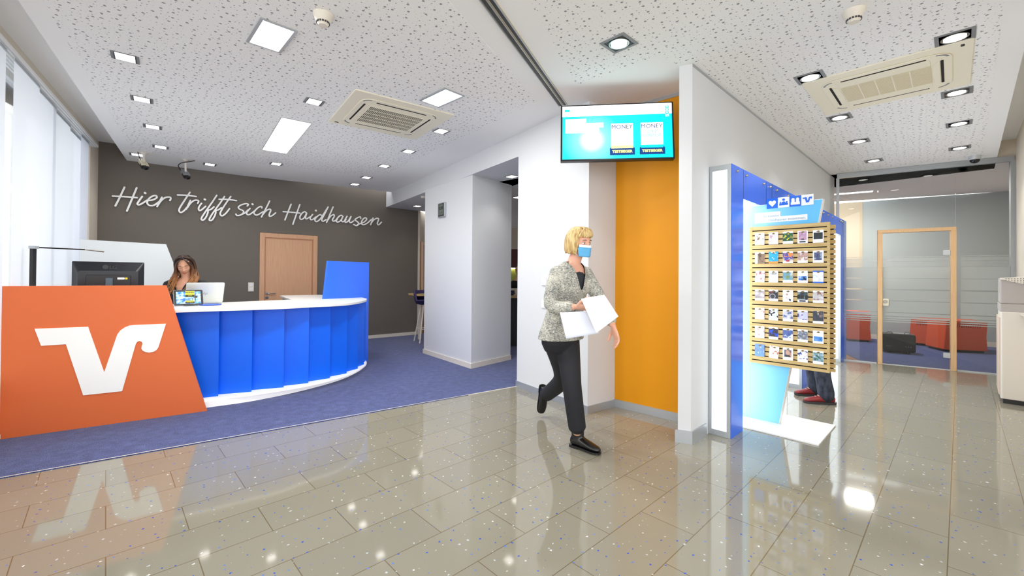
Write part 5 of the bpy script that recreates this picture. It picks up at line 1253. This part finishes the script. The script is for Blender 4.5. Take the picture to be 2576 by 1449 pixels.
# ---- walking woman
def walking_woman():
    toe_, heel_ = G(1487, 1138), G(1440, 1122)
    hp = Y(1428, 850, 3.22)
    t = thing('person', 'woman walking with papers, blonde hair, blue mask, grey tweed jacket', 'person', (.50, 3.2, 0), 0)
    O = Vector((.50, 3.2, 0))
    q = lambda x, y, Yd: Y(x, y, Yd)-O
    fwd = Vector((.62, -.78, 0)).normalized(); side = Vector((.78, .62, 0))     # side -> her left (image right, away)
    hc = q(1456, 610, 3.22); M3 = euler3(math.atan2(fwd.x, -fwd.y), R(8), 0)
    neck = hc+Vector((-.01, 0, -.1))-fwd*.01; pel = q(1412, 845, 3.28); sh = q(1437, 672, 3.25)
    shR, shL = sh-side*.145+Vector((0, 0, -.035)), sh+side*.145+Vector((0, 0, -.035))
    elR, wrR = q(1378, 775, 3.12), q(1445, 772, 3.0)
    elL, wrL = q(1508, 750, 3.2), q(1541, 818, 3.05)
    hipR, hipL = pel-side*.08, pel+side*.08
    kF, aF = q(1438, 968, 3.16), q(1452, 1088, 3.19)
    kB, aB = q(1408, 962, 3.52), q(1358, 1000, 3.92)
    kB = q(1424, 952, 3.50); aB = q(1376, 992, 3.85)
    def torso(mb, k=0.0, low=0.0):
        up_ = (sh-pel); sx, sy = side, fwd
        st = [(-.06-low, .165, .115), (.0, .165, .115), (.25, .145, .10), (.45, .13, .098), (.7, .155, .11), (.88, .165, .1), (.98, .13, .08), (1.06, .07, .058)]
        mb.loft([(pel+up_*f, sx*(a+k), sy*(b_+k)) for f, a, b_ in st])
    mb = MB(); torso(mb); limb(mb, [sh+Vector((0, 0, -.02)), neck, hc+Vector((0, 0, -.03))], [.055, .048, .05])
    limb(mb, [shR, elR, wrR], [.047, .038, .024]); limb(mb, [shL, elL, wrL], [.047, .038, .024])
    limb(mb, [hipR, kB, aB], [.085, .056, .036]); limb(mb, [hipL-side*.02, kF, aF], [.085, .056, .036])
    body = remeshed(mb, .008, 3)
    hb = MB()
    hand(hb, wrR+(wrR-elR).normalized()*.015, (wrR-elR).normalized()+Vector((.25, -.1, -.12)), (0.1, .5, .7), .38, 1, .95)
    hand(hb, wrL+(wrL-elL).normalized()*.015, Vector((.25, -.12, -.9)), (-.8, -.2, -.1), .3, 1, .98)
    merge(body, remeshed(hb, .0032, 2)); merge(body, headmesh(hc, M3, .98))
    b = body.build('body', [skin1, lipm], t, smooth='all'); eyes(b, hc, M3, .98)
    # tweed jacket
    tw_ = mat('tweed', (150, 150, 146), .9, spec=.1); c = coords(tw_)
    n1 = N(tw_, 'ShaderNodeTexNoise'); n1.inputs['Scale'].default_value = 85; n1.inputs['Detail'].default_value = 4; LK(tw_, coords(tw_, scale=(1, 1, 2.6)), n1.inputs['Vector'])
    n2 = N(tw_, 'ShaderNodeTexNoise'); n2.inputs['Scale'].default_value = 9; LK(tw_, c, n2.inputs['Vector'])
    LK(tw_, ramp(tw_, math_(tw_, 'ADD', math_(tw_, 'MULTIPLY', n1.outputs[0], .65), math_(tw_, 'MULTIPLY', n2.outputs[0], .35)), [(.36, (92, 96, 98)), (.46, (150, 150, 144)), (.58, (206, 204, 192)), (.72, (226, 224, 214))]), bsdf(tw_).inputs['Base Color']); bump(tw_, n1.outputs[0], .5, .01)
    m = MB(); up_ = sh-pel
    m.loft([(pel+up_*f, side*a, fwd*b_) for f, a, b_ in ((-.04, .2, .15), (.05, .195, .145), (.3, .165, .125), (.45, .155, .122), (.7, .178, .132), (.86, .188, .118), (.96, .165, .1), (1.03, .105, .08), (1.08, .07, .062))])
    limb(m, [shR, elR, wrR-(wrR-elR).normalized()*.03], [.058, .052, .042]); limb(m, [shL, elL, wrL-(wrL-elL).normalized()*.03], [.058, .052, .042])
    j_ = remeshed(m, .008, 3); f2 = fwd
    dele = [v for v in j_.b.verts if (v.co-sh).dot(f2) > .025 and v.co.z > sh.z-.17 and abs((v.co-sh).dot(side)) < .008+(v.co.z-(sh.z-.17))*.30]
    bmesh.ops.delete(j_.b, geom=dele, context='VERTS'); edge_smooth(j_.b); o = j_.build('jacket', tw_, t, smooth='all')
    m = MB(); m.loft([(pel+up_*f, side*a, fwd*b_) for f, a, b_ in ((.3, .135, .10), (.45, .135, .105), (.7, .16, .118), (.86, .165, .108), (.95, .12, .085), (1.0, .09, .07))])
    m.build('blouse', mat('dark_blouse', (40, 44, 52), .8), t, smooth='all')
    # trousers
    m = MB(); m.loft([(pel+up_*f, side*a, fwd*b_) for f, a, b_ in ((-.22, .12, .1), (-.1, .165, .12), (.0, .17, .122), (.1, .165, .118))])
    limb(m, [hipR, kB, aB+(kB-aB).normalized()*.0], [.096, .074, .062]); limb(m, [hipL-side*.02, kF, aF+Vector((0, 0, .035))], [.098, .072, .066])
    remeshed(m, .009, 3).build('trousers', mat('black_trousers', (22, 23, 30), .75), t, smooth='all')
    # ankle boots
    bm_ = mat('black_leather', (16, 15, 15), .22, spec=.6)
    def boot(ank, dirv, upv, nm, flatz=None):
        d = dirv.normalized(); u3 = (upv-d*(upv @ d)).normalized(); s3 = d.cross(u3)
        m = MB(); h = .105
        base = ank-u3*h
        m.loft([(base-d*.055+u3*.035, s3*.030, u3*.03), (base-d*.04+u3*.04, s3*.036, u3*.038), (base+d*.02+u3*.045, s3*.038, u3*.043), (base+d*.08+u3*.034, s3*.040, u3*.032), (base+d*.13+u3*.026, s3*.041, u3*.024), (base+d*.17+u3*.021, s3*.034, u3*.019), (base+d*.192+u3*.018, s3*.018, u3*.012)])
        m.loft([(base+u3*.03, d*.058, s3*.036), (base+u3*.08-d*.002, d*.052, s3*.038), (base+u3*.135-d*.004, d*.052, s3*.043), (base+u3*.15-d*.004, d*.052, s3*.044)])
        o = remeshed(m, .005, 3).build(nm, bm_, t, smooth='all')
        sl_ = MB(); P = [(-.062, -.028), (-.03, -.036), (.05, -.037), (.13, -.04), (.18, -.032), (.198, 0), (.18, .032), (.13, .04), (.05, .034), (-.03, .034), (-.062, .028), (-.07, 0)]; P = closed(P)
        va = [sl_.b.verts.new(base+d*a+s3*b_*1.02+u3*.004) for a, b_ in P]; vb = [sl_.b.verts.new(base+d*a+s3*b_*1.02-u3*.006) for a, b_ in P]
        sl_.face(va); sl_.face(vb[::-1])
        for i in range(len(P)): j = (i+1) % len(P); sl_.face((va[i], vb[i], vb[j], va[j]))
        hl = [(-.062, -.028), (-.03, -.036), (.012, -.036), (.012, .034), (-.03, .034), (-.062, .028), (-.07, 0)]
        va = [sl_.b.verts.new(base+d*a+s3*b_-u3*.005) for a, b_ in hl]; vb = [sl_.b.verts.new(base+d*a+s3*b_-u3*.016) for a, b_ in hl]
        sl_.face(va); sl_.face(vb[::-1])
        for i in range(len(hl)): j = (i+1) % len(hl); sl_.face((va[i], vb[i], vb[j], va[j]))
        sl_.build('sole', black, o)
    fd_ = Vector((toe_.x-heel_.x, toe_.y-heel_.y, 0)).normalized(); ank = Vector((heel_.x, heel_.y, .121))-O+fd_*.05
    boot(ank, fd_, Vector((0, 0, 1)), 'boot')
    leg = (kB-aB).normalized(); boot(aB-leg*.01, (Vector((-.1, .0, -1))+fwd*.05), leg, 'boot')
    # hair : short blonde bob
    hm = mat('blonde_hair', (222, 190, 122), .5, spec=.4); nz = N(hm, 'ShaderNodeTexNoise'); nz.inputs['Scale'].default_value = 70; LK(hm, coords(hm, scale=(1, 1, .15)), nz.inputs['Vector']); LK(hm, ramp(hm, nz.outputs[0], [(.35, (176, 140, 84)), (.65, (234, 208, 150))]), bsdf(hm).inputs['Base Color'])
    m = MB(); rn = random.Random(5)
    for k in range(170):
        a = rn.uniform(R(48), R(312)); s_ = math.sin(a); c_ = -math.cos(a)      # a=0 is the face
        P = [Vector((.008*s_, .0+.01*c_, .117)), Vector((.052*s_, .062*c_+.012, .096)), Vector((.083*s_, .096*c_+.014, .03)), Vector((.088*s_, .094*c_+.014, -.035)), Vector((.08*s_+rn.uniform(-.008, .008), .084*c_+.012, -.075-rn.uniform(0, .02)))]
        m.tube([hc+M3 @ (p*.98) for p in smooth_path(P, 4)], [.006]+[.0085]*14+[.006, .003], n=5)
    for k in range(26):   # fringe swept sideways
        x = -.06+.12*k/25
        P = [Vector((.015, .0, .118)), Vector((x*.5+.01, -.06, .108)), Vector((x*1.05, -.092+abs(x)*.35, .068)), Vector((x*1.15-.006, -.092+abs(x)*.5, .045+rn.uniform(-.005, .005)))]
        m.tube([hc+M3 @ (p*.98) for p in smooth_path(P, 4)], [.007]*10+[.006, .005, .003], n=5)
    m.build('hair', hm, t, smooth='all')
    cap = MB(); cap.ball((0, 0, 0), 1, 16)
    for v in cap.b.verts: x, y, z = v.co; v.co = Vector((x*.081, y*.1+.014, z*.116+.004))
    bmesh.ops.delete(cap.b, geom=[v for v in cap.b.verts if (v.co.y < -.03 and v.co.z < .07) or v.co.z < -.06], context='VERTS')
    for v in cap.b.verts: v.co = hc+M3 @ (v.co*.98)
    cap.build('hair_cap', hm, t, smooth='all')
    # surgical mask
    mm = mat('mask_blue', (96, 176, 226), .7); mw_ = mat('mask_white', (238, 242, 246), .7)
    mb = MB(); nx, nz_ = 16, 10; rows = []
    for j in range(nz_+1):
        z = -.012-.088*j/nz_; row = []
        for i in range(nx+1):
            u2 = -1+2*i/nx; x = u2*(.068-.012*abs(j/nz_-.4)); yb = -.094*math.sqrt(max(.05, 1-(x/.082)**2))-.020*math.exp(-(x/.022)**2)*(1-.5*j/nz_)-.006
            row.append(mb.b.verts.new(hc+M3 @ Vector((x, yb+.0018*math.sin(j*2.1)-.002, z))))
        rows.append(row)
    for j in range(nz_):
        for i in range(nx): mb.face((rows[j][i], rows[j][i+1], rows[j+1][i+1], rows[j+1][i]), 1 if j < 2 else 0)
    o = mb.build('face_mask', [mm, mw_], t, smooth='all'); so = o.modifiers.new('s', 'SOLIDIFY'); so.thickness = .0025
    for s_ in (-1, 1):
        for z0_, z1_ in ((-.02, .004), (-.09, -.02)): MB().tube([hc+M3 @ Vector((s_*.064, -.052, z0_)), hc+M3 @ Vector((s_*.078, -.01, (z0_+z1_)/2)), hc+M3 @ Vector((s_*.08, .012, z1_))], .0014, n=5).build('ear_loop', mw_, o)
    # papers held in the right hand
    for k, (pts, lab, cc) in enumerate((([(1462, 752, 2.88), (1521, 742, 2.9), (1556, 796, 2.86), (1500, 838, 2.82)], 'upper white sheet of paper held by the walking woman', (252, 252, 252)),
                                    ([(1408, 786, 2.90), (1478, 782, 2.93), (1508, 838, 2.9), (1424, 852, 2.86)], 'lower bluish white sheet held by the walking woman', (224, 230, 246)))):
        P = [Y(*p) for p in pts]; c_ = sum(P, Vector())/4; m = MB(); nn = (P[1]-P[0]).cross(P[3]-P[0]).normalized()
        g_ = 8; vs = []
        for a in range(g_+1):
            row = []
            for b_ in range(g_+1):
                u2, v2 = a/g_, b_/g_; p = (P[0].lerp(P[1], u2)).lerp(P[3].lerp(P[2], u2), v2)-c_+nn*.012*math.sin(u2*3.1)*(1 if k else -1); row.append(m.b.verts.new(p))
            vs.append(row)
        for a in range(g_):
            for b_ in range(g_): m.face((vs[a][b_], vs[a+1][b_], vs[a+1][b_+1], vs[a][b_+1]))
        o = m.build('paper_sheet', mat('sheet_%d' % k, cc, .6), None, c_, smooth='all'); so = o.modifiers.new('s', 'SOLIDIFY'); so.thickness = .0015; tag(o, lab, 'paper')
walking_woman()

# ---- visitor behind the leaflet display
def visitor():
    f1_, f2_ = G(2078, 1016), G(2052, 996)
    ctr_ = Vector(((f1_.x+f2_.x)/2, (f1_.y+f2_.y)/2, 0))
    fwd = (Vector((G(2008, 1014).x, G(2008, 1014).y, 0))-Vector((G(2078, 1018).x, G(2078, 1018).y, 0))).normalized(); side = Vector((-fwd.y, fwd.x, 0)); 
    if side.y > 0: side = -side                                          # side -> towards the camera
    t = thing('person', 'person in dark jeans and red shoes behind the slatted display', 'person', ctr_, 0)
    Q = lambda a, b_, z: fwd*a+side*b_+Vector((0, 0, z))
    fa = Vector((f1_.x, f1_.y, 0))-ctr_; fb = Vector((f2_.x, f2_.y, 0))-ctr_
    M3 = euler3(math.atan2(fwd.x, -fwd.y), R(15), 0)
    hc = Q(.13, 0, 1.56); sh = Q(.09, 0, 1.36); pel = Q(.05, 0, .9)
    an = [fa+fwd*-.0+Vector((0, 0, .09)), fb+Vector((0, 0, .09))]
    mb = MB(); up_ = sh-pel
    mb.loft([(pel+up_*f, side*a, fwd*b_) for f, a, b_ in ((-.08, .16, .11), (0, .165, .115), (.3, .15, .1), (.7, .17, .11), (.9, .175, .1), (1.0, .12, .075), (1.07, .06, .055))])
    limb(mb, [sh, Q(.1, 0, 1.44), hc], [.055, .05, .05])
    ws_ = []
    for k, s_ in enumerate((1, -1)):
        S, E_, Wr = sh+side*.17*s_+Vector((0, 0, -.03)), sh+side*.2*s_+Vector((0, 0, -.3))+fwd*.02, sh+side*.12*s_+Vector((0, 0, -.32))+fwd*.24
        ws_.append((S, E_, Wr)); limb(mb, [S, E_, Wr], [.05, .04, .026]); limb(mb, [pel+side*.085*s_, (pel+side*.085*s_+an[k])/2+fwd*.03, an[k]], [.09, .058, .04])
    body = remeshed(mb, .009, 3); hb = MB()
    for k, s_ in enumerate((1, -1)): S, E_, Wr = ws_[k]; hand(hb, Wr+fwd*.015, fwd, (0, 0, -1), .3, s_, 1)
    merge(body, remeshed(hb, .0035, 2)); merge(body, headmesh(hc, M3, 1)); b = body.build('body', [skin1, lipm], t, smooth='all'); eyes(b, hc, M3, 1)
    m = MB(); m.loft([(pel+up_*f, side*a, fwd*b_) for f, a, b_ in ((-.12, .19, .14), (.3, .17, .12), (.7, .19, .13), (.9, .195, .115), (1.0, .14, .085), (1.06, .075, .06))])
    for S, E_, Wr in ws_: limb(m, [S, E_, Wr], [.068, .055, .04])
    remeshed(m, .011, 3).build('pullover', mat('grey_pullover', (70, 74, 84), .9), t, smooth='all')
    jn = mat('dark_denim', (38, 44, 60), .85); nz = N(jn, 'ShaderNodeTexNoise'); nz.inputs['Scale'].default_value = 24; nz.inputs['Detail'].default_value = 5; LK(jn, coords(jn, scale=(1, 1, .5)), nz.inputs['Vector']); LK(jn, ramp(jn, nz.outputs[0], [(.35, (28, 32, 46)), (.7, (62, 70, 88))]), bsdf(jn).inputs['Base Color']); bump(jn, nz.outputs[0], .6, .02)
    m = MB(); m.loft([(pel+up_*f, side*a, fwd*b_) for f, a, b_ in ((-.2, .13, .1), (-.1, .17, .125), (.05, .17, .125))])
    for k, s_ in enumerate((1, -1)):
        h0 = pel+side*.085*s_; k0 = (h0+an[k])/2+fwd*.03; a0 = an[k]+Vector((0, 0, -.025))
        limb(m, [h0, k0, k0.lerp(a0, .6), a0+Vector((0, 0, .05)), a0], [.1, .078, .07, .074, .07])
    remeshed(m, .009, 2).build('jeans', jn, t, smooth='all')
    rm = mat('red_leather', (132, 34, 40), .35, spec=.5); cream_l = mat('cream_lace', (214, 190, 170), .7)
    for k in range(2):
        a0 = an[k]-Vector((0, 0, .09)); m = MB(); u3 = Vector((0, 0, 1)); sd3 = side
        m.loft([(a0-fwd*.075+u3*.05, sd3*.028, u3*.03), (a0-fwd*.06+u3*.052, sd3*.036, u3*.04), (a0+fwd*.0+u3*.055, sd3*.04, u3*.045), (a0+fwd*.07+u3*.048, sd3*.044, u3*.036), (a0+fwd*.13+u3*.04, sd3*.046, u3*.027), (a0+fwd*.18+u3*.034, sd3*.040, u3*.022), (a0+fwd*.205+u3*.03, sd3*.022, u3*.013)])
        o = remeshed(m, .005, 3).build('shoe', rm, t, smooth='all')
        s_ = MB(); P = [(-.085, -.024), (-.05, -.038), (.04, -.04), (.12, -.047), (.19, -.038), (.216, 0), (.19, .038), (.12, .047), (.04, .038), (-.05, .036), (-.085, .024), (-.095, 0)]; P = closed(P)
        va = [s_.b.verts.new(a0+fwd*a+sd3*b_+u3*.024) for a, b_ in P]; vb = [s_.b.verts.new(a0+fwd*a*.98+sd3*b_+u3*.001) for a, b_ in P]
        s_.face(va); s_.face(vb[::-1])
        for i in range(len(P)): j = (i+1) % len(P); s_.face((va[i], vb[i], vb[j], va[j]))
        s_.build('sole', dgrey, o)
        for q_ in range(4): 
            f_ = .045+.026*q_; zt3 = .098-.011*q_; MB().tube([a0+fwd*f_-sd3*.022+u3*(zt3-.008), a0+fwd*(f_+.006)+u3*(zt3), a0+fwd*f_+sd3*.022+u3*(zt3-.008)], .0035, n=6).build('lace', cream_l, o)
visitor()

# ---- person half hidden in the back room
def back_person():
    p = Y(1303, 745, 8.75); t = thing('person', 'dark haired person in black sitting at the table in the right opening', 'person', (p.x+.02, p.y, .005), R(20))
    H = Vector((0, 0, 1.42)); M3 = euler3(R(-40), R(18)); sh = 1.2
    mb = MB(); mb.loft([((0, .05, .6), (.17, 0, 0), (0, .12, 0)), ((0, .05, .85), (.15, 0, 0), (0, .11, 0)), ((0, .04, 1.1), (.19, 0, 0), (0, .12, 0)), ((0, .04, 1.19), (.12, 0, 0), (0, .08, 0)), ((0, .03, 1.25), (.06, 0, 0), (0, .05, 0)), ((0, .01, 1.36), (.05, 0, 0), (0, .05, 0))])
    hb = MB(); m = MB(); m.loft([((0, .05, .6), (.19, 0, 0), (0, .135, 0)), ((0, .05, .85), (.17, 0, 0), (0, .125, 0)), ((0, .04, 1.1), (.21, 0, 0), (0, .135, 0)), ((0, .05, 1.2), (.13, 0, 0), (0, .085, 0))])
    for s_ in (-1, 1):
        S, E_, Wr = Vector((s_*.18, .04, 1.14)), Vector((s_*.26, -.08, .96)), Vector((s_*.12, -.3, .97)); limb(mb, [S, E_, Wr], [.05, .04, .026]); limb(m, [S, E_, Wr], [.068, .055, .04]); hand(hb, Wr+Vector((0, -.02, 0)), (-s_*.3, -1, 0), (0, 0, -1), .3, -s_, 1)
        limb(mb, [(s_*.1, .05, .66), (s_*.12, -.36, .68), (s_*.12, -.34, .2)], [.08, .06, .04])
    b_ = remeshed(mb, .011, 3); merge(b_, remeshed(hb, .004, 2)); merge(b_, headmesh(H, M3, 1)); b_ = b_.build('body', [skin1, lipm], t, smooth='all'); eyes(b_, H, M3, 1, True)
    remeshed(m, .012, 3).build('jacket', mat('black_cloth', (24, 24, 30), .9), t, smooth='all')
    hm = mat('black_hair', (26, 20, 18), .5); cap = MB(); cap.ball((0, 0, 0), 1, 14)
    for v in cap.b.verts: x, y, z = v.co; v.co = Vector((x*.084, y*.104+.016, z*.12+.004))
    bmesh.ops.delete(cap.b, geom=[v for v in cap.b.verts if (v.co.y < -.03 and v.co.z < .06) or v.co.z < -.08], context='VERTS')
    for v in cap.b.verts: v.co = H+M3 @ v.co
    o = cap.build('hair', hm, t, smooth='all'); so = o.modifiers.new('s', 'SOLIDIFY'); so.thickness = .006
    m = MB()
    for s_ in (-1, 1): limb(m, [(s_*.1, .05, .66), (s_*.12, -.36, .68), (s_*.12, -.34, .1)], [.095, .075, .06])
    m.build('trousers', mat('navy_trousers', (30, 40, 66), .8), t, smooth='all')
    s2 = thing('cafe_stool', 'dark stool under the person in the back room', 'stool', (p.x+.02, p.y, .005), R(20)); MB().lathe([(.18, .54), (.19, .57), (.17, .6)], (0, .05, 0)).build('seat', dgrey, s2)
    for a in (45, 135, 225, 315): MB().tube([(.1*math.cos(R(a)), .05+.1*math.sin(R(a)), .55), (.2*math.cos(R(a)), .05+.2*math.sin(R(a)), 0)], .012).build('leg', black, s2)
back_person()

# ================================================================ LIGHT FROM THE BUILT-IN LAMPS
for o in [q for q in bpy.data.objects if q.type == 'EMPTY' and q.get('category') in ('ceiling lamp', 'downlight')]:
    L = bpy.data.lights.new('bulb', 'SPOT'); L.energy = (24 if o['category'] == 'downlight' else 9)*LAMP; L.spot_size = R(110); L.spot_blend = .8; L.shadow_soft_size = .05; L.color = (1, .97, .92)
    b = bpy.data.objects.new('bulb', L); SC.collection.objects.link(b); b.parent = o; b.location = (0, 0, -.03)
for t, c, Lx, Ly, rz in PL:
    L = bpy.data.lights.new('tube_light', 'AREA'); L.shape = 'RECTANGLE'; L.size = Lx*2-.05; L.size_y = Ly*2-.05; L.energy = 26*LAMP; L.color = (1, .99, .96)
    b = bpy.data.objects.new('tube_light', L); SC.collection.objects.link(b); b.parent = t; b.location = (0, 0, -.02)
